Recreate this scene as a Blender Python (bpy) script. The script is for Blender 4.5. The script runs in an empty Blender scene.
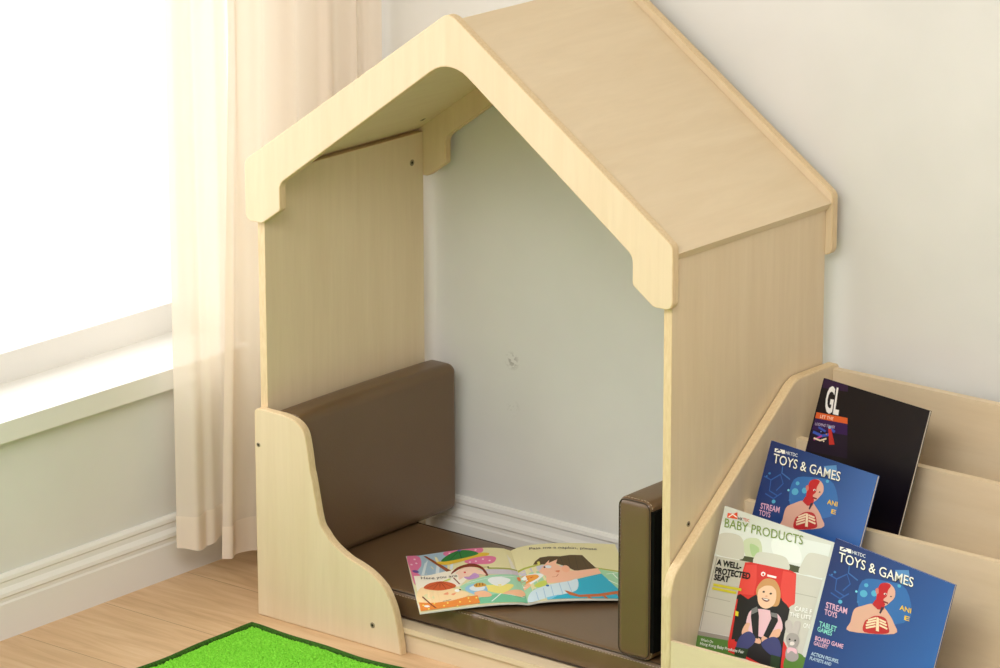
MAG4_TL = (.9694, .064, .3052); MAG4_BL = (.9396, .0049, .0476)
SC1 = (.165, .320); SC2 = (.1666, .248)
LP = dict(world=.42, sky=1.6, wcol=(.98,.99,1), exp=.02)
WARM = (.985, 1.0, 1.0)
# daylight outside the left window, unseen overhead fills added for brightness: position, aim, size, watts, colour
LAMPS = {'daylight_outside_window': ((-1.05,-.55,1.15), (0,-.5,.9), 1.9, 38, (1,1,1)),
         'overhead_fill': ((2.3,-2.0,2.3), (1.9,-1.8,0), 1.6, 62, WARM),
         'overhead_fill_middle': ((1.4,-2.4,2.3), (1.2,-2.2,0), 1.6, 76, WARM),
         'overhead_fill_window_side': ((.5,-2.2,2.3), (.45,-2.0,0), 1.4, 14, WARM)}
ART = {
 'left_page': [
  ('p',(165,190,208),[(0.003,0.0),(0.068,0.0),(0.396,0.0),(0.346,0.349),(0.15,0.383),(0.025,0.386)]),
  ('p',(215,225,230),[(0.17,0.109),(0.194,0.112),(0.125,0.374),(0.098,0.372)]),
  ('p',(215,225,230),[(0.266,0.203),(0.296,0.201),(0.268,0.359),(0.231,0.369)]),
  ('p',(215,225,230),[(0.39,0.235),(0.419,0.23),(0.399,0.33),(0.371,0.334)]),
  ('s',(226,120,160),[(0.011,0.0),(0.124,0.029),(0.124,0.175),(0.087,0.259),(0.059,0.306),(0.094,0.394),(0.074,0.512),(0.015,0.545),(0.008,0.305)]),
  ('s',(226,120,160),[(0.358,0.01),(0.476,0.0),(0.622,0.0),(0.726,0.001),(0.709,0.084),(0.56,0.105),(0.381,0.088)]),
  ('s',(226,120,160),[(0.529,0.207),(0.641,0.17),(0.756,0.153),(0.829,0.182),(0.796,0.273),(0.713,0.302),(0.56,0.269)]),
  ('p',(245,205,220),[(0.084,0.075),(0.083,0.079),(0.08,0.083),(0.077,0.085),(0.073,0.085),(0.07,0.083),(0.066,0.08),(0.064,0.075),(0.063,0.07),(0.063,0.065),(0.064,0.061),(0.066,0.058),(0.07,0.056),(0.073,0.056),(0.077,0.057),(0.08,0.061),(0.083,0.065),(0.084,0.07)]),
  ('p',(245,205,220),[(0.091,0.151),(0.089,0.156),(0.087,0.159),(0.084,0.161),(0.08,0.161),(0.076,0.16),(0.073,0.156),(0.071,0.152),(0.069,0.147),(0.069,0.142),(0.071,0.138),(0.073,0.134),(0.076,0.132),(0.08,0.132),(0.084,0.134),(0.087,0.137),(0.089,0.141),(0.091,0.146)]),
  ('p',(245,205,220),[(0.043,0.172),(0.041,0.177),(0.039,0.18),(0.036,0.182),(0.032,0.182),(0.028,0.18),(0.025,0.177),(0.023,0.173),(0.021,0.168),(0.021,0.162),(0.023,0.158),(0.025,0.155),(0.028,0.153),(0.032,0.153),(0.036,0.155),(0.039,0.158),(0.041,0.162),(0.043,0.167)]),
  ('p',(245,205,220),[(0.06,0.422),(0.059,0.427),(0.056,0.43),(0.053,0.432),(0.049,0.432),(0.045,0.431),(0.042,0.428),(0.04,0.423),(0.038,0.418),(0.038,0.413),(0.04,0.409),(0.042,0.405),(0.045,0.403),(0.049,0.403),(0.053,0.405),(0.056,0.408),(0.059,0.412),(0.06,0.417)]),
  ('p',(245,205,220),[(0.045,0.49),(0.044,0.494),(0.041,0.498),(0.038,0.5),(0.034,0.5),(0.031,0.498),(0.027,0.495),(0.025,0.491),(0.024,0.486),(0.024,0.481),(0.025,0.476),(0.027,0.473),(0.031,0.471),(0.034,0.471),(0.038,0.472),(0.041,0.475),(0.044,0.48),(0.045,0.485)]),
  ('p',(245,205,220),[(0.642,0.238),(0.641,0.243),(0.639,0.246),(0.635,0.249),(0.632,0.25),(0.628,0.25),(0.625,0.248),(0.623,0.245),(0.622,0.241),(0.622,0.237),(0.623,0.233),(0.625,0.229),(0.628,0.226),(0.632,0.225),(0.635,0.225),(0.638,0.227),(0.641,0.23),(0.642,0.234)]),
  ('p',(245,205,220),[(0.714,0.208),(0.713,0.213),(0.71,0.217),(0.707,0.22),(0.704,0.221),(0.7,0.221),(0.697,0.22),(0.695,0.217),(0.693,0.213),(0.693,0.208),(0.695,0.204),(0.697,0.2),(0.7,0.197),(0.704,0.196),(0.707,0.196),(0.71,0.197),(0.713,0.2),(0.714,0.204)]),
  ('p',(245,205,220),[(0.585,0.245),(0.584,0.249),(0.581,0.252),(0.578,0.255),(0.575,0.256),(0.571,0.256),(0.568,0.254),(0.566,0.251),(0.565,0.247),(0.565,0.242),(0.566,0.238),(0.568,0.235),(0.571,0.232),(0.575,0.231),(0.578,0.231),(0.581,0.233),(0.583,0.236),(0.585,0.24)]),
  ('p',(245,205,220),[(0.771,0.241),(0.77,0.245),(0.768,0.249),(0.765,0.252),(0.761,0.254),(0.758,0.254),(0.755,0.253),(0.752,0.25),(0.751,0.246),(0.751,0.241),(0.752,0.237),(0.755,0.233),(0.758,0.23),(0.761,0.228),(0.765,0.228),(0.768,0.229),(0.77,0.232),(0.771,0.236)]),
  ('p',(245,205,220),[(0.42,0.043),(0.419,0.047),(0.417,0.051),(0.414,0.053),(0.41,0.054),(0.407,0.053),(0.404,0.051),(0.402,0.048),(0.4,0.044),(0.4,0.04),(0.401,0.036),(0.404,0.032),(0.407,0.03),(0.41,0.029),(0.414,0.03),(0.417,0.032),(0.419,0.035),(0.42,0.039)]),
  ('p',(245,205,220),[(0.67,0.035),(0.668,0.04),(0.666,0.043),(0.663,0.046),(0.659,0.048),(0.656,0.048),(0.653,0.046),(0.651,0.043),(0.649,0.039),(0.649,0.035),(0.65,0.031),(0.653,0.027),(0.656,0.024),(0.659,0.022),(0.663,0.022),(0.666,0.024),(0.668,0.027),(0.67,0.031)]),
  ('p',(110,80,150),[(0.083,0.316),(0.08,0.323),(0.074,0.328),(0.065,0.33),(0.055,0.329),(0.045,0.325),(0.036,0.318),(0.028,0.309),(0.024,0.299),(0.023,0.29),(0.026,0.283),(0.032,0.278),(0.041,0.276),(0.051,0.278),(0.062,0.282),(0.071,0.289),(0.078,0.298),(0.082,0.307)]),
  ('p',(246,238,220),[(0.025,0.386),(0.15,0.383),(0.346,0.349),(0.46,0.342),(0.501,0.538),(0.419,0.647),(0.021,0.67)]),
  ('p',(150,80,45),[(0.162,0.023),(0.191,0.034),(0.381,0.357),(0.335,0.361)]),
  ('s',(230,190,60),[(0.268,0.177),(0.326,0.164),(0.51,0.141),(0.674,0.093),(0.774,0.104),(0.751,0.149),(0.641,0.17),(0.523,0.21),(0.344,0.243)]),
  ('s',(45,125,60),[(0.316,0.173),(0.383,0.077),(0.504,0.014),(0.614,0.04),(0.674,0.111),(0.506,0.166)]),
  ('l',(25,80,40),[(0.503,0.025),(0.394,0.163)],0.008),
  ('l',(25,80,40),[(0.503,0.025),(0.507,0.162)],0.008),
  ('p',(90,90,160),[(0.524,0.021),(0.522,0.026),(0.518,0.031),(0.513,0.034),(0.507,0.036),(0.501,0.035),(0.495,0.032),(0.491,0.028),(0.488,0.022),(0.488,0.017),(0.49,0.011),(0.494,0.007),(0.499,0.004),(0.505,0.002),(0.511,0.003),(0.517,0.006),(0.521,0.01),(0.523,0.015)]),
  ('p',(207,198,208),[(0.611,0.39),(1.0,0.411),(1.0,0.506),(0.599,0.48)]),
  ('p',(165,172,75),[(0.727,0.368),(1.0,0.382),(1.0,0.405),(0.724,0.39)]),
  ('p',(165,215,182),[(0.417,0.657),(0.542,0.566),(0.731,0.504),(1.0,0.492),(1.0,0.598),(1.0,1.0),(0.542,0.984),(0.574,0.847),(0.432,0.712)]),
  ('p',(120,195,155),[(0.561,0.886),(0.73,0.842),(0.995,0.888),(0.994,1.0),(0.543,0.978)]),
  ('l',(240,240,236),[(0.669,0.962),(0.79,0.818)],0.012),
  ('l',(240,240,236),[(0.787,0.84),(0.98,0.91)],0.012),
  ('l',(240,240,236),[(0.491,0.61),(0.725,0.547),(0.987,0.529)],0.008),
  ('s',(130,50,28),[(0.368,0.423),(0.441,0.318),(0.582,0.272),(0.673,0.348),(0.707,0.497),(0.677,0.503),(0.666,0.401),(0.606,0.342),(0.483,0.336)]),
  ('s',(247,208,186),[(0.417,0.407),(0.494,0.338),(0.585,0.336),(0.628,0.391),(0.663,0.422),(0.687,0.5),(0.623,0.472),(0.552,0.494),(0.484,0.497),(0.428,0.534),(0.434,0.452)]),
  ('p',(225,80,80),[(0.511,0.42),(0.51,0.425),(0.507,0.429),(0.504,0.432),(0.5,0.433),(0.496,0.432),(0.493,0.43),(0.491,0.426),(0.489,0.422),(0.489,0.417),(0.491,0.412),(0.493,0.408),(0.496,0.405),(0.5,0.404),(0.504,0.405),(0.507,0.407),(0.51,0.411),(0.511,0.415)]),
  ('s',(196,150,206),[(0.478,0.496),(0.529,0.501),(0.587,0.446),(0.622,0.519),(0.521,0.554)]),
  ('l',(110,40,20),[(0.672,0.359),(0.734,0.357)],0.008),
  ('p',(60,30,30),[(0.737,0.362),(0.736,0.365),(0.734,0.369),(0.731,0.371),(0.728,0.372),(0.725,0.372),(0.722,0.371),(0.72,0.368),(0.719,0.365),(0.719,0.361),(0.72,0.357),(0.722,0.354),(0.725,0.352),(0.728,0.351),(0.731,0.351),(0.734,0.352),(0.736,0.355),(0.737,0.358)]),
  ('s',(240,226,125),[(0.639,0.688),(0.752,0.681),(0.905,0.677),(0.889,0.749),(0.787,0.84),(0.66,0.781)]),
  ('s',(236,240,240),[(0.693,0.576),(0.794,0.54),(0.9,0.589),(0.856,0.667),(0.782,0.71),(0.71,0.659)]),
  ('s',(150,196,226),[(0.464,0.688),(0.533,0.638),(0.633,0.644),(0.66,0.713),(0.649,0.797),(0.552,0.826),(0.477,0.759)]),
  ('s',(228,236,240),[(0.502,0.696),(0.575,0.661),(0.643,0.699),(0.618,0.759),(0.528,0.753)]),
  ('s',(215,160,60),[(0.546,0.662),(0.59,0.627),(0.645,0.642),(0.658,0.691),(0.569,0.702)]),
  ('p',(150,100,40),[(0.58,0.662),(0.579,0.67),(0.577,0.677),(0.574,0.683),(0.572,0.685),(0.57,0.685),(0.569,0.682),(0.568,0.676),(0.568,0.668),(0.569,0.66),(0.571,0.651),(0.573,0.644),(0.575,0.639),(0.577,0.636),(0.579,0.636),(0.58,0.64),(0.581,0.645),(0.581,0.653)]),
  ('p',(150,100,40),[(0.609,0.658),(0.607,0.666),(0.605,0.674),(0.603,0.679),(0.601,0.682),(0.599,0.681),(0.598,0.678),(0.597,0.672),(0.597,0.665),(0.598,0.656),(0.599,0.647),(0.601,0.64),(0.603,0.635),(0.606,0.632),(0.608,0.632),(0.609,0.636),(0.61,0.641),(0.61,0.649)]),
  ('p',(150,100,40),[(0.637,0.658),(0.636,0.666),(0.634,0.674),(0.631,0.679),(0.629,0.682),(0.627,0.681),(0.626,0.678),(0.625,0.672),(0.625,0.665),(0.626,0.656),(0.627,0.647),(0.629,0.64),(0.632,0.635),(0.634,0.632),(0.636,0.632),(0.637,0.635),(0.638,0.641),(0.638,0.649)]),
  ('s',(246,190,150),[(0.786,0.844),(0.885,0.783),(0.976,0.779),(1.0,0.852),(0.947,0.906),(0.863,0.861)]),
  ('s',(246,190,150),[(0.535,0.786),(0.627,0.772),(0.685,0.846),(0.657,0.884),(0.558,0.865)]),
  ('s',(235,130,70),[(0.967,0.553),(0.999,0.528),(1.0,0.588),(0.976,0.612)]),
  ('s',(249,218,168),[(0.015,0.71),(0.08,0.604),(0.212,0.674),(0.337,0.664),(0.419,0.726),(0.478,0.789),(0.443,0.844),(0.273,0.889),(0.021,0.835)]),
  ('p',(233,140,62),[(0.013,0.832),(0.162,0.877),(0.297,0.881),(0.46,0.843),(0.556,0.839),(0.56,0.975),(0.283,0.985),(0.012,0.985)]),
  ('p',(250,225,110),[(0.056,0.894),(0.055,0.898),(0.053,0.901),(0.05,0.903),(0.047,0.904),(0.044,0.903),(0.042,0.9),(0.04,0.897),(0.039,0.893),(0.039,0.888),(0.04,0.884),(0.042,0.881),(0.045,0.879),(0.048,0.879),(0.051,0.88),(0.053,0.882),(0.055,0.886),(0.056,0.89)]),
  ('p',(250,225,110),[(0.158,0.89),(0.157,0.894),(0.155,0.897),(0.152,0.899),(0.149,0.9),(0.146,0.899),(0.144,0.896),(0.142,0.893),(0.141,0.889),(0.141,0.885),(0.142,0.881),(0.144,0.878),(0.147,0.876),(0.15,0.875),(0.153,0.876),(0.155,0.878),(0.157,0.882),(0.158,0.886)]),
  ('p',(250,225,110),[(0.279,0.912),(0.278,0.916),(0.276,0.919),(0.273,0.921),(0.27,0.921),(0.267,0.92),(0.265,0.918),(0.263,0.915),(0.262,0.911),(0.262,0.907),(0.263,0.903),(0.265,0.9),(0.268,0.898),(0.271,0.897),(0.274,0.898),(0.276,0.9),(0.278,0.903),(0.279,0.907)]),
  ('p',(250,225,110),[(0.359,0.985),(0.358,0.989),(0.356,0.992),(0.354,0.994),(0.351,0.995),(0.348,0.994),(0.345,0.992),(0.343,0.989),(0.342,0.985),(0.342,0.98),(0.343,0.977),(0.345,0.973),(0.348,0.971),(0.351,0.971),(0.354,0.971),(0.356,0.974),(0.358,0.977),(0.359,0.981)]),
  ('p',(250,225,110),[(0.476,0.872),(0.475,0.876),(0.473,0.88),(0.47,0.882),(0.467,0.883),(0.464,0.882),(0.462,0.88),(0.46,0.876),(0.459,0.872),(0.459,0.868),(0.46,0.864),(0.462,0.861),(0.464,0.859),(0.467,0.858),(0.47,0.859),(0.473,0.861),(0.475,0.864),(0.476,0.868)]),
  ('p',(250,225,110),[(0.479,0.932),(0.478,0.936),(0.476,0.939),(0.474,0.941),(0.47,0.942),(0.467,0.941),(0.465,0.939),(0.463,0.936),(0.462,0.932),(0.462,0.927),(0.463,0.923),(0.465,0.92),(0.468,0.918),(0.471,0.917),(0.474,0.918),(0.476,0.92),(0.478,0.923),(0.479,0.927)]),
  ('p',(250,225,110),[(0.548,0.884),(0.547,0.888),(0.545,0.891),(0.542,0.893),(0.539,0.894),(0.536,0.894),(0.533,0.892),(0.531,0.888),(0.53,0.884),(0.53,0.88),(0.531,0.876),(0.533,0.873),(0.536,0.87),(0.539,0.869),(0.542,0.87),(0.545,0.872),(0.547,0.875),(0.548,0.879)]),
  ('p',(250,225,110),[(0.24,0.952),(0.239,0.956),(0.237,0.959),(0.234,0.961),(0.231,0.962),(0.228,0.961),(0.225,0.959),(0.224,0.955),(0.223,0.951),(0.223,0.947),(0.224,0.943),(0.226,0.94),(0.228,0.938),(0.231,0.937),(0.234,0.938),(0.237,0.941),(0.239,0.944),(0.24,0.948)]),
  ('p',(250,225,110),[(0.391,0.92),(0.39,0.924),(0.388,0.928),(0.385,0.93),(0.382,0.93),(0.379,0.93),(0.376,0.928),(0.374,0.924),(0.373,0.92),(0.373,0.916),(0.374,0.912),(0.376,0.909),(0.379,0.907),(0.382,0.906),(0.385,0.907),(0.388,0.909),(0.39,0.912),(0.391,0.916)]),
  ('p',(250,225,110),[(0.097,0.971),(0.095,0.975),(0.093,0.978),(0.091,0.98),(0.088,0.98),(0.085,0.979),(0.082,0.977),(0.08,0.974),(0.079,0.969),(0.079,0.965),(0.08,0.961),(0.082,0.958),(0.085,0.956),(0.088,0.956),(0.091,0.957),(0.094,0.959),(0.096,0.962),(0.097,0.967)]),
  ('p',(250,245,235),[(0.104,0.927),(0.101,0.933),(0.096,0.937),(0.088,0.938),(0.08,0.938),(0.071,0.935),(0.063,0.93),(0.056,0.923),(0.052,0.916),(0.052,0.91),(0.054,0.904),(0.059,0.9),(0.067,0.898),(0.076,0.899),(0.085,0.902),(0.093,0.907),(0.099,0.913),(0.103,0.92)]),
  ('s',(205,95,52),[(0.087,0.626),(0.151,0.54),(0.255,0.521),(0.35,0.574),(0.386,0.639),(0.325,0.675),(0.211,0.678)]),
  ('l',(150,55,30),[(0.248,0.53),(0.117,0.626)],0.006),
  ('l',(150,55,30),[(0.248,0.53),(0.169,0.656)],0.006),
  ('l',(150,55,30),[(0.252,0.531),(0.228,0.679)],0.006),
  ('l',(150,55,30),[(0.256,0.532),(0.291,0.676)],0.006),
  ('l',(150,55,30),[(0.259,0.533),(0.35,0.655)],0.006),
  ('s',(240,160,120),[(0.252,0.753),(0.295,0.729),(0.295,0.771)]),
  ('s',(240,160,120),[(0.323,0.768),(0.37,0.755),(0.342,0.794)]),
  ('p',(250,250,245),[(0.41,0.728),(0.407,0.736),(0.402,0.742),(0.395,0.746),(0.387,0.747),(0.379,0.745),(0.371,0.74),(0.365,0.733),(0.362,0.725),(0.362,0.716),(0.364,0.708),(0.37,0.702),(0.377,0.698),(0.385,0.697),(0.393,0.699),(0.401,0.704),(0.406,0.711),(0.41,0.719)]),
  ('p',(40,30,30),[(0.421,0.716),(0.42,0.72),(0.417,0.723),(0.415,0.725),(0.412,0.726),(0.409,0.725),(0.406,0.723),(0.404,0.72),(0.403,0.716),(0.403,0.712),(0.404,0.708),(0.406,0.704),(0.409,0.702),(0.412,0.701),(0.415,0.702),(0.418,0.704),(0.42,0.707),(0.421,0.711)]),
  ('l',(120,55,35),[(0.055,0.772),(0.155,0.973)],0.012),
  ('l',(90,50,40),[(0.23,0.877),(0.308,0.862)],0.008),
  ('l',(130,60,40),[(0.383,0.493),(0.423,0.616)],0.012),
  ('s',(200,220,110),[(0.276,0.531),(0.349,0.495),(0.339,0.524)]),
  ('t', (70, 55, 60), [(0.085, 0.459), (0.42, 0.485), (0.087, 0.412)], 'Here you are', 0.0),
 ],
 'right_page': [
  ('p',(206,198,212),[(0.0,0.434),(0.224,0.381),(0.451,0.414),(0.189,0.539),(0.02,0.512)]),
  ('p',(165,212,172),[(0.004,0.502),(0.222,0.474),(0.247,0.694),(0.114,0.822),(0.009,1.0),(0.0,0.956)]),
  ('p',(165,212,172),[(0.72,0.464),(0.945,0.533),(1.0,0.549),(0.95,0.861),(0.833,0.813),(0.751,0.556)]),
  ('p',(172,180,62),[(0.0,0.428),(0.002,0.395),(0.216,0.356),(0.225,0.377)]),
  ('p',(172,180,62),[(0.712,0.44),(0.95,0.504),(1.0,0.515),(1.0,0.539),(0.72,0.464)]),
  ('l',(235,245,235),[(0.807,0.562),(0.916,0.534)],0.012),
  ('l',(235,245,235),[(0.801,0.667),(0.899,0.76)],0.012),
  ('l',(235,245,235),[(0.868,0.543),(0.897,0.64)],0.012),
  ('s',(238,240,240),[(0.0,0.572),(0.077,0.515),(0.207,0.532),(0.192,0.598),(0.025,0.724),(0.0,0.687)]),
  ('s',(238,160,62),[(0.0,0.537),(0.076,0.527),(0.16,0.542),(0.154,0.604),(0.009,0.671)]),
  ('l',(215,70,40),[(0.0,0.625),(0.116,0.568)],0.016),
  ('s',(246,190,150),[(0.0,0.713),(0.056,0.663),(0.072,0.715),(0.007,0.766)]),
  ('s',(200,212,92),[(0.099,0.728),(0.171,0.662),(0.222,0.665),(0.215,0.751),(0.145,0.765)]),
  ('s',(222,212,110),[(0.162,0.367),(0.217,0.309),(0.214,0.371)]),
  ('p',(84,64,32),[(0.153,0.359),(0.183,0.303),(0.238,0.246),(0.328,0.234),(0.431,0.244),(0.528,0.221),(0.644,0.224),(0.683,0.339),(0.734,0.466),(0.527,0.514),(0.458,0.438),(0.365,0.365),(0.259,0.377)]),
  ('l',(60,44,20),[(0.429,0.253),(0.429,0.403)],0.004),
  ('l',(60,44,20),[(0.501,0.239),(0.491,0.449)],0.004),
  ('l',(60,44,20),[(0.573,0.233),(0.555,0.484)],0.004),
  ('l',(60,44,20),[(0.63,0.236),(0.649,0.475)],0.004),
  ('p',(246,190,160),[(0.182,0.495),(0.259,0.377),(0.317,0.3),(0.3,0.356),(0.394,0.296),(0.365,0.381),(0.414,0.439),(0.471,0.503),(0.551,0.506),(0.75,0.458),(0.76,0.557),(0.53,0.641),(0.426,0.718),(0.222,0.707),(0.235,0.587)]),
  ('p',(246,180,148),[(0.48,0.479),(0.474,0.5),(0.464,0.518),(0.452,0.53),(0.438,0.535),(0.425,0.532),(0.414,0.522),(0.406,0.506),(0.402,0.486),(0.403,0.464),(0.409,0.443),(0.419,0.426),(0.431,0.414),(0.444,0.409),(0.458,0.412),(0.469,0.422),(0.477,0.438),(0.481,0.458)]),
  ('s',(228,130,90),[(0.335,0.504),(0.38,0.496),(0.363,0.533)]),
  ('p',(225,230,238),[(0.314,0.429),(0.311,0.438),(0.305,0.444),(0.296,0.448),(0.286,0.449),(0.276,0.446),(0.267,0.441),(0.26,0.433),(0.256,0.423),(0.256,0.414),(0.259,0.405),(0.265,0.398),(0.274,0.394),(0.284,0.394),(0.294,0.396),(0.303,0.402),(0.31,0.41),(0.314,0.419)]),
  ('p',(40,40,60),[(0.259,0.428),(0.257,0.433),(0.255,0.438),(0.252,0.441),(0.249,0.442),(0.246,0.441),(0.243,0.438),(0.241,0.434),(0.24,0.429),(0.241,0.423),(0.242,0.418),(0.244,0.414),(0.247,0.411),(0.25,0.41),(0.253,0.411),(0.256,0.413),(0.258,0.418),(0.259,0.423)]),
  ('l',(190,80,60),[(0.288,0.608),(0.329,0.604),(0.356,0.564)],0.006),
  ('p',(38,172,204),[(0.503,0.664),(0.76,0.557),(0.849,0.791),(0.885,0.878),(0.846,1.0),(0.203,0.991),(0.344,0.88)]),
  ('s',(208,228,238),[(0.05,0.832),(0.216,0.745),(0.43,0.691),(0.514,0.656),(0.495,0.807),(0.423,0.887),(0.209,0.952),(0.009,1.0)]),
  ('l',(150,190,220),[(0.251,0.742),(0.245,0.938)],0.006),
  ('l',(150,190,220),[(0.335,0.716),(0.334,0.912)],0.006),
  ('l',(150,190,220),[(0.418,0.7),(0.423,0.885)],0.006),
  ('l',(150,190,220),[(0.175,0.792),(0.167,0.966)],0.006),
  ('l',(150,190,220),[(0.1,0.842),(0.097,0.983)],0.006),
  ('p',(50,110,180),[(0.236,0.757),(0.234,0.763),(0.231,0.767),(0.226,0.77),(0.221,0.771),(0.216,0.77),(0.211,0.766),(0.207,0.761),(0.205,0.755),(0.205,0.749),(0.207,0.743),(0.211,0.738),(0.215,0.735),(0.221,0.734),(0.226,0.736),(0.231,0.739),(0.234,0.744),(0.236,0.75)]),
  ('p',(120,205,235),[(0.174,0.956),(0.305,0.917),(0.215,0.989),(0.179,1.0)]),
  ('p',(196,104,50),[(0.357,0.855),(0.382,0.86),(0.483,0.936),(0.668,0.918),(0.919,0.846),(0.91,0.898),(0.66,0.968),(0.477,0.976),(0.393,0.932)]),
  ('p',(196,104,50),[(0.543,0.977),(0.571,0.971),(0.595,1.0),(0.564,1.0)]),
  ('p',(196,104,50),[(0.688,0.949),(0.717,0.94),(0.74,1.0),(0.713,1.0)]),
  ('p',(196,104,50),[(0.834,0.888),(0.863,0.88),(0.853,1.0),(0.835,1.0)]),
  ('t', (70, 60, 90), [(0.165, 0.087), (0.803, 0.128), (0.169, 0.046)], 'Pass me a napkin, please', 0.0),
 ],
 'baby_cover': [
  ('p',(226,228,224),[(-0.011,0.08),(0.977,0.014),(0.961,0.192),(0.033,0.282)]),
  ('s',(205,212,180),[(0.227,0.134),(0.356,0.102),(0.405,0.174),(0.29,0.211)]),
  ('s',(176,200,146),[(0.287,0.139),(0.37,0.143),(0.372,0.181),(0.325,0.191)]),
  ('s',(236,238,234),[(0.475,0.078),(0.676,0.062),(0.752,0.147),(0.526,0.156)]),
  ('p',(75,78,50),[(0.219,0.209),(0.359,0.196),(0.371,0.228),(0.23,0.239)]),
  ('p',(75,78,50),[(0.635,0.171),(0.759,0.165),(0.769,0.194),(0.648,0.207)]),
  ('s',(207,202,190),[(0.003,0.145),(0.093,0.12),(0.199,0.121),(0.244,0.169),(0.252,0.222),(0.136,0.238),(0.014,0.242),(-0.008,0.201)]),
  ('s',(212,208,198),[(0.354,0.181),(0.41,0.157),(0.59,0.143),(0.648,0.162),(0.662,0.201),(0.502,0.218),(0.358,0.231)]),
  ('s',(210,206,196),[(0.8,0.09),(0.886,0.076),(1.0,0.078),(0.993,0.135),(0.969,0.18),(0.858,0.188),(0.756,0.197),(0.763,0.145)]),
  ('p',(196,190,178),[(-0.005,0.254),(0.368,0.221),(0.323,0.401),(0.288,0.609),(0.0,0.638),(0.001,0.456)]),
  ('l',(170,163,150),[(0.003,0.461),(0.222,0.445)],0.005),
  ('l',(170,163,150),[(0.0,0.533),(0.259,0.516)],0.005),
  ('l',(150,143,132),[(0.028,0.255),(0.01,0.479),(0.013,0.633)],0.006),
  ('p',(205,200,190),[(0.716,0.205),(0.968,0.19),(0.923,0.624),(0.752,0.626)]),
  ('l',(176,170,158),[(0.76,0.296),(0.948,0.282)],0.005),
  ('l',(176,170,158),[(0.755,0.411),(0.933,0.398)],0.005),
  ('p',(150,142,132),[(-0.004,0.639),(0.289,0.612),(0.29,0.632),(-0.006,0.66)]),
  ('p',(88,128,58),[(-0.01,0.661),(0.3,0.63),(0.666,0.609),(0.975,0.577),(0.996,0.635),(0.688,0.671),(-0.019,0.729)]),
  ('p',(214,48,44),[(0.28,0.234),(0.33,0.224),(0.679,0.198),(0.736,0.203),(0.777,0.343),(0.737,0.372),(0.733,0.529),(0.793,0.566),(0.805,0.677),(0.72,0.696),(0.297,0.686),(0.278,0.646),(0.273,0.424),(0.272,0.322)]),
  ('p',(28,26,28),[(0.271,0.405),(0.296,0.391),(0.371,0.403),(0.438,0.364),(0.662,0.342),(0.745,0.381),(0.746,0.526),(0.775,0.684),(0.72,0.696),(0.332,0.666),(0.333,0.615),(0.287,0.625)]),
  ('p',(228,70,62),[(0.293,0.244),(0.384,0.226),(0.413,0.306),(0.414,0.375),(0.286,0.393),(0.274,0.322)]),
  ('p',(228,70,62),[(0.619,0.21),(0.737,0.206),(0.775,0.35),(0.732,0.37),(0.665,0.352),(0.624,0.287)]),
  ('p',(214,48,44),[(0.384,0.226),(0.619,0.21),(0.628,0.299),(0.421,0.329)]),
  ('p',(214,48,44),[(0.273,0.424),(0.285,0.419),(0.302,0.622),(0.37,0.626),(0.376,0.669),(0.289,0.676)]),
  ('p',(250,240,240),[(0.476,0.255),(0.476,0.259),(0.474,0.262),(0.469,0.266),(0.463,0.269),(0.457,0.27),(0.45,0.27),(0.444,0.269),(0.439,0.266),(0.437,0.263),(0.437,0.259),(0.439,0.255),(0.443,0.252),(0.449,0.249),(0.456,0.248),(0.463,0.248),(0.469,0.249),(0.473,0.251)]),
  ('p',(214,48,44),[(0.466,0.259),(0.466,0.261),(0.465,0.264),(0.463,0.265),(0.461,0.267),(0.458,0.267),(0.455,0.267),(0.452,0.266),(0.45,0.265),(0.448,0.263),(0.448,0.261),(0.449,0.259),(0.451,0.257),(0.453,0.256),(0.456,0.255),(0.46,0.255),(0.462,0.256),(0.464,0.257)]),
  ('l',(250,240,240),[(0.493,0.259),(0.575,0.254)],0.014),
  ('s',(206,150,96),[(0.44,0.37),(0.43,0.328),(0.478,0.28),(0.566,0.269),(0.631,0.308),(0.647,0.364),(0.622,0.391),(0.52,0.397)]),
  ('s',(242,198,166),[(0.45,0.377),(0.451,0.333),(0.509,0.301),(0.579,0.304),(0.609,0.343),(0.6,0.388),(0.541,0.418),(0.479,0.411)]),
  ('s',(206,150,96),[(0.444,0.34),(0.482,0.291),(0.57,0.279),(0.607,0.318),(0.555,0.302),(0.49,0.313)]),
  ('p',(70,50,45),[(0.504,0.34),(0.504,0.342),(0.503,0.344),(0.5,0.345),(0.497,0.346),(0.493,0.347),(0.489,0.347),(0.486,0.347),(0.484,0.346),(0.482,0.344),(0.483,0.343),(0.484,0.341),(0.486,0.339),(0.49,0.338),(0.493,0.337),(0.497,0.337),(0.5,0.337),(0.503,0.339)]),
  ('p',(70,50,45),[(0.568,0.337),(0.568,0.339),(0.566,0.34),(0.564,0.342),(0.56,0.343),(0.557,0.344),(0.553,0.344),(0.55,0.344),(0.547,0.343),(0.546,0.341),(0.546,0.34),(0.548,0.338),(0.55,0.336),(0.553,0.335),(0.557,0.334),(0.561,0.334),(0.564,0.334),(0.566,0.335)]),
  ('s',(120,40,40),[(0.488,0.374),(0.556,0.369),(0.542,0.383),(0.511,0.384)]),
  ('s',(250,245,240),[(0.496,0.375),(0.548,0.371),(0.532,0.378)]),
  ('p',(228,170,140),[(0.535,0.356),(0.535,0.358),(0.534,0.36),(0.531,0.361),(0.528,0.363),(0.524,0.363),(0.521,0.364),(0.517,0.363),(0.515,0.362),(0.514,0.361),(0.514,0.359),(0.515,0.357),(0.518,0.356),(0.521,0.354),(0.525,0.353),(0.528,0.353),(0.532,0.354),(0.534,0.355)]),
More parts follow.
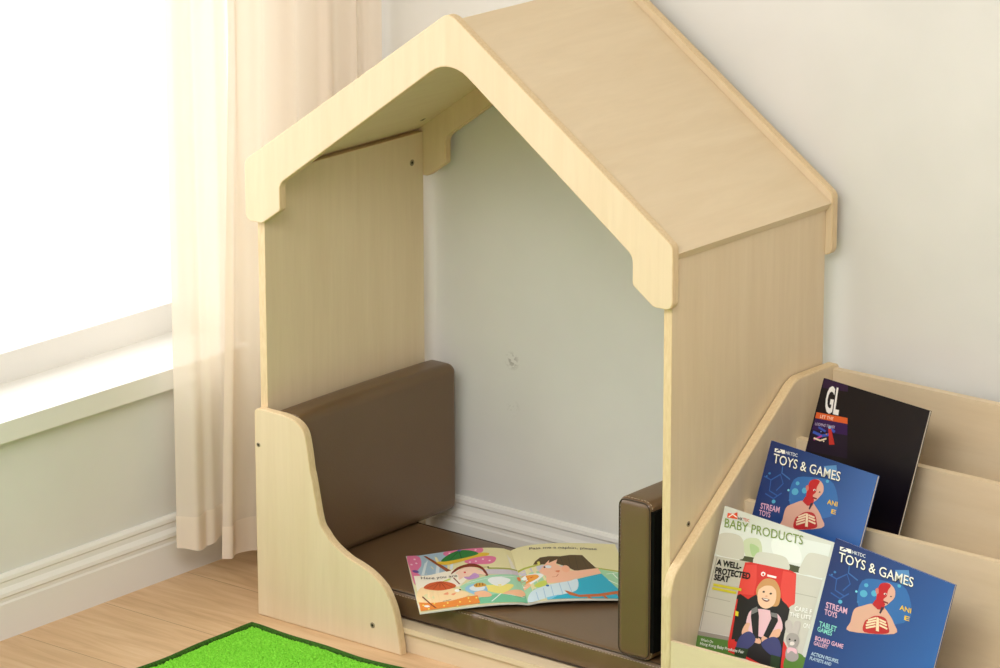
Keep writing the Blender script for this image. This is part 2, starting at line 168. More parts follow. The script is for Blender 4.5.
  ('s',(234,190,200),[(0.405,0.466),(0.475,0.432),(0.609,0.419),(0.687,0.438),(0.717,0.495),(0.622,0.553),(0.424,0.551)]),
  ('s',(232,180,148),[(0.394,0.526),(0.434,0.514),(0.437,0.555),(0.547,0.569),(0.545,0.595),(0.389,0.584)]),
  ('s',(232,180,148),[(0.661,0.5),(0.706,0.491),(0.701,0.529),(0.622,0.553),(0.575,0.582),(0.564,0.553)]),
  ('p',(24,24,26),[(0.418,0.425),(0.459,0.408),(0.498,0.465),(0.532,0.572),(0.487,0.576),(0.429,0.48)]),
  ('p',(24,24,26),[(0.576,0.411),(0.638,0.404),(0.668,0.455),(0.618,0.554),(0.57,0.549),(0.606,0.455)]),
  ('p',(120,118,118),[(0.421,0.444),(0.464,0.422),(0.481,0.444),(0.43,0.47)]),
  ('p',(120,118,118),[(0.591,0.427),(0.649,0.421),(0.661,0.443),(0.597,0.444)]),
  ('s',(62,66,116),[(0.356,0.642),(0.379,0.586),(0.448,0.552),(0.51,0.577),(0.484,0.621),(0.387,0.674)]),
  ('s',(62,66,116),[(0.566,0.59),(0.631,0.545),(0.697,0.537),(0.746,0.577),(0.746,0.627),(0.648,0.623)]),
  ('p',(38,60,36),[(0.35,0.65),(0.467,0.637),(0.462,0.689),(0.358,0.692)]),
  ('p',(38,60,36),[(0.671,0.624),(0.752,0.619),(0.767,0.686),(0.684,0.691)]),
  ('p',(226,210,50),[(0.288,0.478),(0.316,0.479),(0.32,0.501),(0.292,0.502)]),
  ('s',(90,132,52),[(0.795,0.616),(0.882,0.572),(0.954,0.582),(0.953,0.645),(0.816,0.675)]),
  ('s',(196,186,182),[(0.732,0.454),(0.746,0.435),(0.783,0.436),(0.814,0.486),(0.791,0.498),(0.755,0.486)]),
  ('s',(196,186,182),[(0.814,0.486),(0.81,0.434),(0.841,0.42),(0.863,0.432),(0.857,0.49)]),
  ('s',(168,160,156),[(0.768,0.521),(0.795,0.49),(0.856,0.487),(0.884,0.515),(0.863,0.551),(0.804,0.558)]),
  ('s',(168,160,156),[(0.793,0.566),(0.862,0.549),(0.907,0.592),(0.865,0.62),(0.801,0.615)]),
  ('s',(236,190,200),[(0.801,0.562),(0.871,0.555),(0.884,0.578),(0.836,0.572),(0.808,0.591)]),
  ('p',(40,36,36),[(0.808,0.519),(0.808,0.521),(0.807,0.523),(0.805,0.524),(0.803,0.525),(0.8,0.526),(0.797,0.526),(0.794,0.525),(0.792,0.524),(0.791,0.523),(0.791,0.521),(0.792,0.519),(0.794,0.518),(0.796,0.517),(0.799,0.516),(0.802,0.516),(0.805,0.517),(0.807,0.518)]),
  ('p',(40,36,36),[(0.857,0.515),(0.857,0.517),(0.856,0.518),(0.854,0.52),(0.851,0.521),(0.848,0.522),(0.845,0.522),(0.843,0.521),(0.841,0.52),(0.84,0.519),(0.84,0.517),(0.841,0.515),(0.843,0.514),(0.845,0.512),(0.848,0.512),(0.851,0.512),(0.854,0.512),(0.856,0.513)]),
  ('p',(230,220,215),[(0.849,0.532),(0.849,0.535),(0.846,0.539),(0.841,0.542),(0.835,0.545),(0.827,0.546),(0.82,0.547),(0.814,0.546),(0.809,0.544),(0.807,0.541),(0.807,0.537),(0.809,0.534),(0.814,0.53),(0.821,0.528),(0.828,0.526),(0.836,0.526),(0.842,0.527),(0.847,0.529)]),
  ('p',(226,84,54),[(0.041,0.028),(0.093,0.023),(0.123,0.009),(0.135,0.042),(0.044,0.05)]),
  ('l',(250,240,230),[(0.056,0.045),(0.087,0.026),(0.127,0.034)],0.008),
  ('t', (60, 60, 60), [(0.143, 0.043), (0.186, 0.041), (0.138, 0.029)], 'HK', 0.01),
  ('t', (215, 80, 60), [(0.189, 0.04), (0.246, 0.037), (0.183, 0.026)], 'TDC', 0.01),
  ('t', (122, 146, 62), [(0.038, 0.1), (0.739, 0.058), (0.029, 0.056)], 'BABY PRODUCTS', 0.0),
  ('t', (20, 20, 20), [(0.037, 0.292), (0.261, 0.274), (0.034, 0.264)], 'A WELL-', 0.04),
  ('t', (20, 20, 20), [(0.038, 0.335), (0.352, 0.306), (0.037, 0.305)], 'PROTECTED', 0.04),
  ('t', (20, 20, 20), [(0.041, 0.368), (0.178, 0.355), (0.04, 0.34)], 'SEAT', 0.04),
  ('l',(205,190,50),[(0.047,0.392),(0.3,0.37)],0.018),
  ('l',(205,190,50),[(0.044,0.411),(0.262,0.393)],0.018),
  ('t', (250, 248, 245), [(0.789, 0.378), (0.94, 0.366), (0.786, 0.356)], 'CARE F', 0.012),
  ('t', (250, 248, 245), [(0.756, 0.413), (0.946, 0.395), (0.753, 0.392)], 'THE LITT', 0.012),
  ('t', (250, 248, 245), [(0.892, 0.442), (0.947, 0.438), (0.889, 0.42)], 'ON', 0.012),
  ('t', (240, 244, 235), [(0.04, 0.681), (0.151, 0.672), (0.04, 0.668)], "What's On", 0.01),
  ('t', (240, 244, 235), [(0.042, 0.701), (0.436, 0.667), (0.042, 0.686)], 'Hong Kong Baby Products Fair', 0.01),
  ('t', (110, 112, 105), [(0.876, -0.016), (0.99, -0.024), (0.875, -0.024)], 'JANUARY', 0.0),
 ],
 'toys_cover': [
  ('s',(50,106,172),[(0.288,0.149),(0.462,0.108),(0.64,0.107),(0.725,0.241),(0.48,0.318),(0.304,0.271)]),
  ('l',(48,90,160),[(0.017,0.182),(0.086,0.189),(0.097,0.243),(0.18,0.254)],0.01),
  ('l',(48,90,160),[(0.086,0.189),(0.158,0.147),(0.202,0.187),(0.157,0.231)],0.01),
  ('l',(48,90,160),[(0.067,0.263),(0.15,0.274),(0.21,0.234)],0.01),
  ('l',(60,105,170),[(0.153,0.079),(0.167,0.139),(0.253,0.156)],0.01),
  ('p',(86,170,205),[(0.354,0.2),(0.354,0.206),(0.351,0.212),(0.345,0.217),(0.336,0.221),(0.326,0.223),(0.316,0.223),(0.306,0.221),(0.299,0.217),(0.295,0.212),(0.294,0.206),(0.297,0.2),(0.303,0.195),(0.312,0.191),(0.322,0.189),(0.333,0.189),(0.342,0.191),(0.349,0.195)]),
  ('p',(86,170,205),[(0.344,0.159),(0.345,0.162),(0.343,0.166),(0.339,0.168),(0.335,0.171),(0.329,0.172),(0.323,0.172),(0.318,0.171),(0.314,0.169),(0.311,0.166),(0.311,0.162),(0.312,0.159),(0.316,0.156),(0.321,0.154),(0.327,0.153),(0.333,0.153),(0.338,0.154),(0.342,0.156)]),
  ('p',(86,170,205),[(0.428,0.18),(0.429,0.186),(0.427,0.191),(0.422,0.195),(0.415,0.198),(0.407,0.2),(0.398,0.2),(0.391,0.198),(0.385,0.194),(0.381,0.19),(0.38,0.185),(0.383,0.18),(0.388,0.175),(0.394,0.172),(0.403,0.171),(0.411,0.171),(0.419,0.173),(0.425,0.176)]),
  ('p',(120,205,225),[(0.273,0.208),(0.274,0.21),(0.273,0.212),(0.271,0.213),(0.268,0.214),(0.264,0.215),(0.261,0.215),(0.258,0.214),(0.256,0.213),(0.254,0.212),(0.254,0.21),(0.255,0.208),(0.257,0.206),(0.26,0.205),(0.263,0.204),(0.267,0.204),(0.27,0.205),(0.272,0.206)]),
  ('p',(86,170,205),[(0.176,0.284),(0.176,0.287),(0.174,0.291),(0.171,0.293),(0.166,0.296),(0.16,0.297),(0.154,0.297),(0.149,0.296),(0.145,0.294),(0.142,0.291),(0.142,0.288),(0.144,0.284),(0.147,0.281),(0.152,0.279),(0.158,0.278),(0.164,0.278),(0.169,0.279),(0.173,0.281)]),
  ('p',(86,170,205),[(0.596,0.102),(0.596,0.105),(0.595,0.108),(0.592,0.11),(0.588,0.112),(0.583,0.113),(0.578,0.113),(0.574,0.112),(0.57,0.11),(0.568,0.108),(0.568,0.105),(0.569,0.102),(0.572,0.1),(0.576,0.098),(0.581,0.097),(0.586,0.097),(0.591,0.098),(0.594,0.1)]),
  ('p',(60,120,180),[(0.07,0.158),(0.071,0.16),(0.07,0.162),(0.067,0.164),(0.064,0.165),(0.06,0.166),(0.057,0.166),(0.053,0.165),(0.05,0.164),(0.049,0.162),(0.049,0.16),(0.05,0.158),(0.052,0.156),(0.055,0.154),(0.059,0.154),(0.063,0.154),(0.066,0.154),(0.069,0.156)]),
  ('p',(60,120,180),[(0.049,0.176),(0.049,0.177),(0.048,0.179),(0.047,0.18),(0.044,0.181),(0.042,0.181),(0.039,0.181),(0.037,0.181),(0.035,0.18),(0.034,0.179),(0.034,0.177),(0.035,0.176),(0.036,0.175),(0.039,0.174),(0.041,0.173),(0.044,0.173),(0.046,0.174),(0.048,0.175)]),
  ('p',(60,120,180),[(0.307,0.253),(0.307,0.255),(0.306,0.257),(0.304,0.258),(0.301,0.26),(0.298,0.26),(0.294,0.26),(0.291,0.26),(0.289,0.258),(0.288,0.257),(0.288,0.255),(0.288,0.253),(0.29,0.252),(0.293,0.25),(0.297,0.25),(0.3,0.25),(0.303,0.25),(0.305,0.251)]),
  ('p',(86,170,205),[(0.614,0.085),(0.614,0.087),(0.613,0.088),(0.611,0.09),(0.609,0.091),(0.606,0.091),(0.603,0.091),(0.601,0.091),(0.599,0.09),(0.597,0.088),(0.597,0.087),(0.598,0.085),(0.6,0.084),(0.602,0.083),(0.605,0.082),(0.608,0.082),(0.611,0.083),(0.613,0.084)]),
  ('p',(86,138,192),[(0.518,0.039),(0.624,0.015),(0.664,0.075),(0.579,0.085)]),
  ('s',(218,168,148),[(0.279,0.359),(0.283,0.296),(0.34,0.264),(0.411,0.236),(0.461,0.246),(0.49,0.227),(0.551,0.249),(0.612,0.285),(0.634,0.335),(0.288,0.406)]),
  ('s',(186,40,44),[(0.386,0.337),(0.413,0.311),(0.464,0.284),(0.539,0.279),(0.579,0.312),(0.582,0.346),(0.406,0.382)]),
  ('l',(240,215,180),[(0.404,0.334),(0.474,0.306)],0.012),
  ('l',(240,215,180),[(0.403,0.348),(0.474,0.32)],0.012),
  ('l',(240,215,180),[(0.409,0.36),(0.48,0.333)],0.012),
  ('l',(240,215,180),[(0.41,0.32),(0.469,0.294)],0.012),
  ('l',(240,215,180),[(0.495,0.295),(0.553,0.297)],0.012),
  ('l',(240,215,180),[(0.501,0.307),(0.565,0.309)],0.012),
  ('l',(240,215,180),[(0.507,0.321),(0.575,0.324)],0.012),
  ('p',(240,215,180),[(0.47,0.289),(0.49,0.289),(0.516,0.352),(0.491,0.354)]),
  ('p',(186,36,42),[(0.426,0.212),(0.511,0.216),(0.51,0.243),(0.463,0.253),(0.412,0.239)]),
  ('p',(60,40,60),[(0.487,0.234),(0.51,0.23),(0.495,0.267),(0.482,0.266)]),
  ('s',(222,170,152),[(0.432,0.156),(0.456,0.122),(0.502,0.111),(0.554,0.128),(0.57,0.163),(0.546,0.195),(0.513,0.222),(0.47,0.21)]),
  ('s',(190,32,40),[(0.427,0.167),(0.434,0.131),(0.478,0.114),(0.518,0.118),(0.506,0.148),(0.508,0.175),(0.489,0.196),(0.512,0.219),(0.467,0.231),(0.435,0.217)]),
  ('s',(205,120,110),[(0.408,0.164),(0.426,0.153),(0.439,0.175),(0.424,0.183)]),
  ('p',(240,230,225),[(0.503,0.165),(0.503,0.167),(0.502,0.168),(0.499,0.17),(0.495,0.171),(0.491,0.172),(0.487,0.172),(0.484,0.172),(0.481,0.171),(0.48,0.17),(0.48,0.168),(0.481,0.166),(0.484,0.165),(0.487,0.163),(0.492,0.162),(0.496,0.162),(0.499,0.163),(0.502,0.164)]),
  ('p',(50,40,50),[(0.5,0.166),(0.5,0.167),(0.499,0.169),(0.498,0.17),(0.496,0.17),(0.494,0.171),(0.492,0.171),(0.49,0.17),(0.489,0.17),(0.488,0.169),(0.488,0.167),(0.489,0.166),(0.49,0.165),(0.492,0.164),(0.494,0.164),(0.496,0.164),(0.498,0.164),(0.499,0.165)]),
  ('p',(60,50,60),[(0.548,0.167),(0.548,0.168),(0.547,0.169),(0.545,0.171),(0.543,0.171),(0.541,0.172),(0.538,0.172),(0.536,0.172),(0.534,0.171),(0.533,0.17),(0.533,0.169),(0.534,0.168),(0.536,0.166),(0.538,0.166),(0.54,0.165),(0.543,0.165),(0.545,0.165),(0.547,0.166)]),
  ('l',(120,20,30),[(0.493,0.205),(0.531,0.205)],0.01),
  ('p',(244,240,232),[(0.051,0.031),(0.144,0.025),(0.152,0.043),(0.125,0.046),(0.117,0.039),(0.102,0.047),(0.056,0.048)]),
  ('l',(40,50,100),[(0.067,0.043),(0.093,0.031),(0.107,0.035)],0.01),
  ('t', (225, 228, 235), [(0.16, 0.042), (0.269, 0.038), (0.155, 0.026)], 'HKTDC', 0.01),
  ('t', (20, 30, 60), [(0.068, 0.104), (0.692, 0.088), (0.058, 0.059)], 'TOYS & GAMES', 0.03),
  ('t', (242, 238, 228), [(0.065, 0.102), (0.689, 0.086), (0.055, 0.056)], 'TOYS & GAMES', 0.006),
  ('t', (226, 178, 205), [(0.059, 0.342), (0.236, 0.332), (0.053, 0.313)], 'STREAM', 0.02),
  ('t', (226, 178, 205), [(0.061, 0.375), (0.167, 0.369), (0.054, 0.349)], 'TOYS', 0.02),
  ('t', (235, 190, 60), [(0.63, 0.212), (0.724, 0.209), (0.626, 0.189)], 'ANI', 0.02),
  ('t', (235, 190, 60), [(0.685, 0.25), (0.728, 0.248), (0.682, 0.229)], 'E', 0.02),
  ('t', (140, 215, 205), [(0.042, 0.44), (0.188, 0.434), (0.039, 0.415)], 'TABLET', 0.02),
  ('t', (140, 215, 205), [(0.038, 0.466), (0.161, 0.461), (0.036, 0.444)], 'GAMES', 0.02),
  ('t', (226, 178, 205), [(0.038, 0.512), (0.273, 0.499), (0.037, 0.491)], 'BOARD GAME', 0.02),
  ('t', (226, 178, 205), [(0.037, 0.537), (0.157, 0.53), (0.036, 0.517)], 'GALLERY', 0.02),
  ('t', (190, 215, 235), [(0.036, 0.59), (0.267, 0.575), (0.037, 0.573)], 'ACTION FIGURES,', 0.02),
  ('t', (190, 215, 235), [(0.035, 0.613), (0.214, 0.602), (0.036, 0.597)], 'PLAYSETS AND', 0.02),
 ],
 'night_cover': [
  ('p',(44,18,58),[(0.006,0.002),(0.222,-0.021),(0.245,0.031),(0.01,0.05),(0.004,0.028)]),
  ('p',(52,20,80),[(0.015,0.209),(0.313,0.186),(0.388,0.354),(-0.0,0.381)]),
  ('p',(226,98,44),[(0.012,0.177),(0.301,0.158),(0.314,0.187),(0.012,0.208)]),
  ('p',(28,14,40),[(0.002,0.268),(0.338,0.242),(0.388,0.354),(-0.0,0.381)]),
  ('l',(60,90,190),[(0.024,0.278),(0.114,0.284),(0.191,0.261)],0.02),
  ('l',(60,90,190),[(0.063,0.247),(0.137,0.257)],0.015),
  ('l',(200,60,150),[(0.049,0.315),(0.114,0.284)],0.012),
  ('l',(240,220,190),[(0.045,0.307),(0.108,0.309),(0.16,0.29)],0.012),
  ('l',(60,90,190),[(0.159,0.229),(0.219,0.246)],0.02),
  ('p',(240,225,200),[(0.078,0.305),(0.078,0.306),(0.077,0.308),(0.076,0.309),(0.074,0.31),(0.072,0.31),(0.07,0.31),(0.068,0.31),(0.066,0.309),(0.065,0.308),(0.065,0.306),(0.066,0.305),(0.067,0.304),(0.069,0.303),(0.071,0.303),(0.073,0.303),(0.075,0.303),(0.077,0.304)]),
  ('p',(240,225,200),[(0.148,0.306),(0.148,0.307),(0.148,0.309),(0.146,0.31),(0.144,0.31),(0.142,0.311),(0.14,0.311),(0.138,0.31),(0.136,0.31),(0.135,0.308),(0.135,0.307),(0.136,0.306),(0.137,0.305),(0.139,0.304),(0.141,0.304),(0.144,0.304),(0.146,0.304),(0.147,0.305)]),
  ('p',(120,150,230),[(0.103,0.263),(0.103,0.264),(0.102,0.265),(0.101,0.267),(0.099,0.267),(0.097,0.268),(0.094,0.268),(0.092,0.267),(0.091,0.267),(0.09,0.265),(0.09,0.264),(0.09,0.263),(0.092,0.262),(0.094,0.261),(0.096,0.261),(0.098,0.261),(0.1,0.261),(0.102,0.262)]),
  ('p',(230,150,60),[(0.157,0.267),(0.157,0.268),(0.156,0.269),(0.155,0.271),(0.153,0.271),(0.151,0.272),(0.149,0.272),(0.146,0.271),(0.145,0.27),(0.144,0.269),(0.144,0.268),(0.145,0.267),(0.146,0.266),(0.148,0.265),(0.15,0.265),(0.152,0.265),(0.154,0.265),(0.156,0.266)]),
  ('p',(205,52,44),[(0.15,0.231),(0.177,0.23),(0.246,0.306),(0.198,0.316)]),
  ('p',(120,190,220),[(0.177,0.228),(0.177,0.231),(0.176,0.233),(0.173,0.235),(0.169,0.237),(0.165,0.238),(0.16,0.238),(0.156,0.237),(0.153,0.235),(0.151,0.233),(0.151,0.23),(0.152,0.228),(0.155,0.226),(0.159,0.224),(0.163,0.223),(0.168,0.223),(0.172,0.224),(0.175,0.226)]),
  ('t', (240, 238, 235), [(0.077, 0.161), (0.212, 0.154), (0.053, 0.033)], 'GL', 0.03),
  ('t', (250, 225, 200), [(0.055, 0.199), (0.177, 0.191), (0.055, 0.183)], 'LET THE', 0.01),
  ('t', (205, 190, 215), [(0.027, 0.242), (0.211, 0.229), (0.028, 0.228)], 'LOOPING TOWER', 0.01),
 ],
}
import bpy, bmesh, math, random
from mathutils import Vector, Matrix, noise
random.seed(7)
COL = bpy.context.scene.collection
S = 1.1                      # build units -> metres, applied once at the end
# ------------------------------------------------------------------ helpers
def lin(c):
    return tuple(((x/255)/12.92 if x/255 <= .04045 else ((x/255+.055)/1.055)**2.4) for x in c)
def thing(name, label, cat, loc=(0,0,0), group=None, rot=None):
    o = bpy.data.objects.new(name, None); COL.objects.link(o); o.empty_display_size = .05
    o.location = loc
    if rot is not None: o.rotation_euler = rot
    o['label'] = label; o['category'] = cat
    if group: o['group'] = group
    return o
def link(name, me, parent=None, mats=()):
    o = bpy.data.objects.new(name, me); COL.objects.link(o)
    for m in mats: me.materials.append(m)
    if parent:
        o.parent = parent
    return o
def from_bm(name, bm, mats, parent=None, smooth=False, offset=None):
    """vertices are in scene coordinates; with a parent they are moved to the parent's frame"""
    if offset is not None: bmesh.ops.translate(bm, vec=-Vector(offset), verts=bm.verts)
    bmesh.ops.recalc_face_normals(bm, faces=bm.faces)
    me = bpy.data.meshes.new(name); bm.to_mesh(me); bm.free()
    if smooth:
        for p in me.polygons: p.use_smooth = True
    return link(name, me, parent, mats)
def structure(o): o['kind'] = 'structure'; return o
def box(bm, a, b, mat=0):
    vs = [bm.verts.new((x,y,z)) for x in (a[0],b[0]) for y in (a[1],b[1]) for z in (a[2],b[2])]
    for f in ((0,1,3,2),(4,6,7,5),(0,4,5,1),(2,3,7,6),(0,2,6,4),(1,5,7,3)):
        bm.faces.new([vs[i] for i in f]).material_index = mat
    return vs
def bevel_bm(bm, w, seg=2):
    es = [e for e in bm.edges if len(e.link_faces) == 2 and e.calc_face_angle(0) > .5]
    bmesh.ops.bevel(bm, geom=es, offset=w, segments=seg, profile=.5, affect='EDGES', clamp_overlap=True)
def prism(outline, to3, depth, bev=.0009):
    """outline: 2D points; to3(p, d): 3D point at depth d (0..depth). faces: slot 0, rim: slot 1"""
    bm = bmesh.new()
    a = [bm.verts.new(to3(p, 0)) for p in outline]; b = [bm.verts.new(to3(p, depth)) for p in outline]
    f0 = bm.faces.new(a); f1 = bm.faces.new(list(reversed(b)))
    n = len(a)
    for i in range(n):
        f = bm.faces.new((a[i], b[i], b[(i+1)%n], a[(i+1)%n])); f.material_index = 1
    bmesh.ops.recalc_face_normals(bm, faces=bm.faces)
    es = [e for e in bm.edges if (e in f0.edges or e in f1.edges)] if False else list(set(f0.edges) | set(f1.edges))
    bmesh.ops.bevel(bm, geom=es, offset=bev, segments=2, profile=.5, affect='EDGES', clamp_overlap=True, material=1)
    return bm
def rounded(pts, rads, seg=7):
    out = []; n = len(pts)
    for i in range(n):
        p = Vector(pts[i]); a = Vector(pts[i-1]); b = Vector(pts[(i+1)%n]); r = rads[i] if isinstance(rads, (list,tuple)) else rads
        if r <= 0: out.append(tuple(p)); continue
        d1 = (a-p).normalized(); d2 = (b-p).normalized(); ang = d1.angle(d2)
        t = min(r/math.tan(ang/2), (a-p).length*.49, (b-p).length*.49); r2 = t*math.tan(ang/2)
        c = p + (d1+d2).normalized()*(r2/math.sin(ang/2))
        s = p+d1*t-c; e = p+d2*t-c
        a0 = math.atan2(s.y, s.x); da = (math.atan2(e.y, e.x)-a0+math.pi)%(2*math.pi)-math.pi
        for k in range(seg+1):
            th = a0+da*k/seg; out.append((c.x+r2*math.cos(th), c.y+r2*math.sin(th)))
    return out
def catmull(pts, seg=6, closed=False):
    P = [Vector(p) for p in pts]; n = len(P); out = []
    rng = range(n) if closed else range(n-1)
    for i in rng:
        p0 = P[(i-1)%n] if closed or i > 0 else P[0]; p1 = P[i]; p2 = P[(i+1)%n]
        p3 = P[(i+2)%n] if closed or i+2 < n else P[-1]
        for k in range(seg):
            t = k/seg
            out.append(.5*((2*p1)+(p2-p0)*t+(2*p0-5*p1+4*p2-p3)*t*t+(3*p1-p0-3*p2+p3)*t**3))
    if not closed: out.append(P[-1])
    return out
def tube(bm, path, r, closed=False, sides=6, mat=0, caps=True):
    P = [Vector(p) for p in path]; n = len(P); rings = []
    up = Vector((0,0,1))
    for i in range(n):
        if closed: d = P[(i+1)%n]-P[i-1]
        else: d = P[min(i+1,n-1)]-P[max(i-1,0)]
        d.normalize()
        u = d.cross(up)
        if u.length < .05: u = d.cross(Vector((0,1,0)))
        u.normalize(); w = d.cross(u)
        rings.append([bm.verts.new(P[i]+u*(r*math.cos(2*math.pi*k/sides))+w*(r*math.sin(2*math.pi*k/sides))) for k in range(sides)])
    for i in range(n if closed else n-1):
        A = rings[i]; B = rings[(i+1)%n]
        # choose best alignment
        sh = min(range(sides), key=lambda s: (A[0].co-B[s].co).length) if closed and i == n-1 else 0
        for k in range(sides):
            bm.faces.new((A[k], A[(k+1)%sides], B[(k+1+sh)%sides], B[(k+sh)%sides])).material_index = mat
    if not closed and caps:
        bm.faces.new(rings[0]).material_index = mat; bm.faces.new(rings[-1]).material_index = mat
def resample(path, step, closed=False):
    P = [Vector(p) for p in path]
    if closed: P = P+[P[0]]
    out = [P[0].copy()]; need = step
    for a, b in zip(P, P[1:]):
        L = (b-a).length
        if L < 1e-9: continue
        pos = 0
        while L-pos >= need:
            pos += need; out.append(a+(b-a)*(pos/L)); need = step
        need -= L-pos
    return out
# ------------------------------------------------------------------ materials
def mat(name, build):
    m = bpy.data.materials.new(name); m.use_nodes = True; nt = m.node_tree; nt.nodes.clear()
    out = nt.nodes.new('ShaderNodeOutputMaterial'); build(nt, out); return m
def N(nt, t, **kw):
    n = nt.nodes.new(t)
    for k, v in kw.items():
        if k in n.inputs: n.inputs[k].default_value = v
        else: setattr(n, k, v)
    return n
def pbsdf(nt, out, rough=.5, spec=.5, **kw):
    b = N(nt, 'ShaderNodeBsdfPrincipled'); b.inputs['Roughness'].default_value = rough
    b.inputs['Specular IOR Level'].default_value = spec
    for k, v in kw.items(): b.inputs[k].default_value = v
    nt.links.new(b.outputs[0], out.inputs[0]); return b
def ramp(nt, fac, stops):
    r = N(nt, 'ShaderNodeValToRGB')
    while len(r.color_ramp.elements) < len(stops): r.color_ramp.elements.new(.5)
    for e, (p, c) in zip(r.color_ramp.elements, stops): e.position = p; e.color = (*lin(c), 1)
    nt.links.new(fac, r.inputs[0]); return r
def coords(nt, scale):
    tc = N(nt, 'ShaderNodeTexCoord'); mp = N(nt, 'ShaderNodeMapping'); mp.inputs['Scale'].default_value = scale
    nt.links.new(tc.outputs['Object'], mp.inputs[0]); return mp
def bump(nt, b, h, dist, strength=1.0):
    bp = N(nt, 'ShaderNodeBump'); bp.inputs['Distance'].default_value = dist; bp.inputs['Strength'].default_value = strength
    nt.links.new(h, bp.inputs['Height']); nt.links.new(bp.outputs[0], b.inputs['Normal'])
def wood(name, scale, dark, mid, light, rough=.42):
    def f(nt, out):
        b = pbsdf(nt, out, rough, .35)
        mp = coords(nt, scale); n1 = N(nt, 'ShaderNodeTexNoise', Scale=1.0, Detail=5.0, Roughness=.6, Distortion=.6)
        nt.links.new(mp.outputs[0], n1.inputs['Vector'])
        r = ramp(nt, n1.outputs[0], [(.28, dark), (.5, mid), (.74, light)])
        mp2 = coords(nt, tuple(s*5 for s in scale)); n2 = N(nt, 'ShaderNodeTexNoise', Scale=1.0, Detail=2.0)
        nt.links.new(mp2.outputs[0], n2.inputs['Vector'])
        mx = N(nt, 'ShaderNodeMix', data_type='RGBA', blend_type='MULTIPLY'); mx.inputs[0].default_value = .06
        nt.links.new(r.outputs[0], mx.inputs[6]); nt.links.new(n2.outputs[0], mx.inputs[7])
        nt.links.new(mx.outputs[2], b.inputs['Base Color']); bump(nt, b, n1.outputs[0], .0006, .25)
    return mat(name, f)
BD, BM_, BL = (224,202,167), (227,206,172), (231,211,178)
birch_z = wood('birch_upright_grain', (42,42,3), BD, BM_, BL)
birch_y = wood('birch_deep_grain', (34,4,34), BD, BM_, BL)
birch_x = wood('birch_level_grain', (4,34,34), BD, BM_, BL)
def ply_f(nt, out):
    b = pbsdf(nt, out, .5, .3)
    mp = coords(nt, (330,330,60)); n1 = N(nt, 'ShaderNodeTexNoise', Scale=1.0, Detail=3.0)
    nt.links.new(mp.outputs[0], n1.inputs['Vector'])
    r = ramp(nt, n1.outputs[0], [(.3, (215,188,146)), (.55, (222,197,156)), (.75, (228,205,167))])
    nt.links.new(r.outputs[0], b.inputs['Base Color'])
ply_edge = mat('plywood_edge', ply_f)
def plain(name, col, rough=.5, spec=.4, metal=0.0, noise_amt=0.0, noise_scale=20):
    def f(nt, out):
        b = pbsdf(nt, out, rough, spec, Metallic=metal)
        if noise_amt:
            mp = coords(nt, (noise_scale,)*3); n1 = N(nt, 'ShaderNodeTexNoise', Scale=1.0, Detail=4.0)
            nt.links.new(mp.outputs[0], n1.inputs['Vector'])
            d = tuple(max(0, c*(1-noise_amt)) for c in col); l = tuple(min(255, c*(1+noise_amt)) for c in col)
            r = ramp(nt, n1.outputs[0], [(.3, d), (.7, l)]); nt.links.new(r.outputs[0], b.inputs['Base Color'])
        else: b.inputs['Base Color'].default_value = (*lin(col), 1)
    return mat(name, f)
def leather_f(nt, out):
    b = pbsdf(nt, out, .34, .65)
    mp = coords(nt, (5,5,5)); n1 = N(nt, 'ShaderNodeTexNoise', Scale=1.0, Detail=3.0)
    nt.links.new(mp.outputs[0], n1.inputs['Vector'])
    r = ramp(nt, n1.outputs[0], [(.3, (99,75,50)), (.7, (107,82,56))]); nt.links.new(r.outputs[0], b.inputs['Base Color'])
    v = N(nt, 'ShaderNodeTexVoronoi', Scale=420.0); mp2 = coords(nt, (1,1,1)); nt.links.new(mp2.outputs[0], v.inputs['Vector'])
    bump(nt, b, v.outputs[0], .0004, .25)
leather = mat('taupe_leatherette', leather_f)
leather_dark = plain('seam_cord', (70,56,44), .5, .3)
thread = plain('stitch_thread', (165,146,122), .7, .2)
metal = plain('screw_metal', (158,146,124), .4, .6, .6)
dark = plain('screw_recess', (28,24,18), .7, .2)
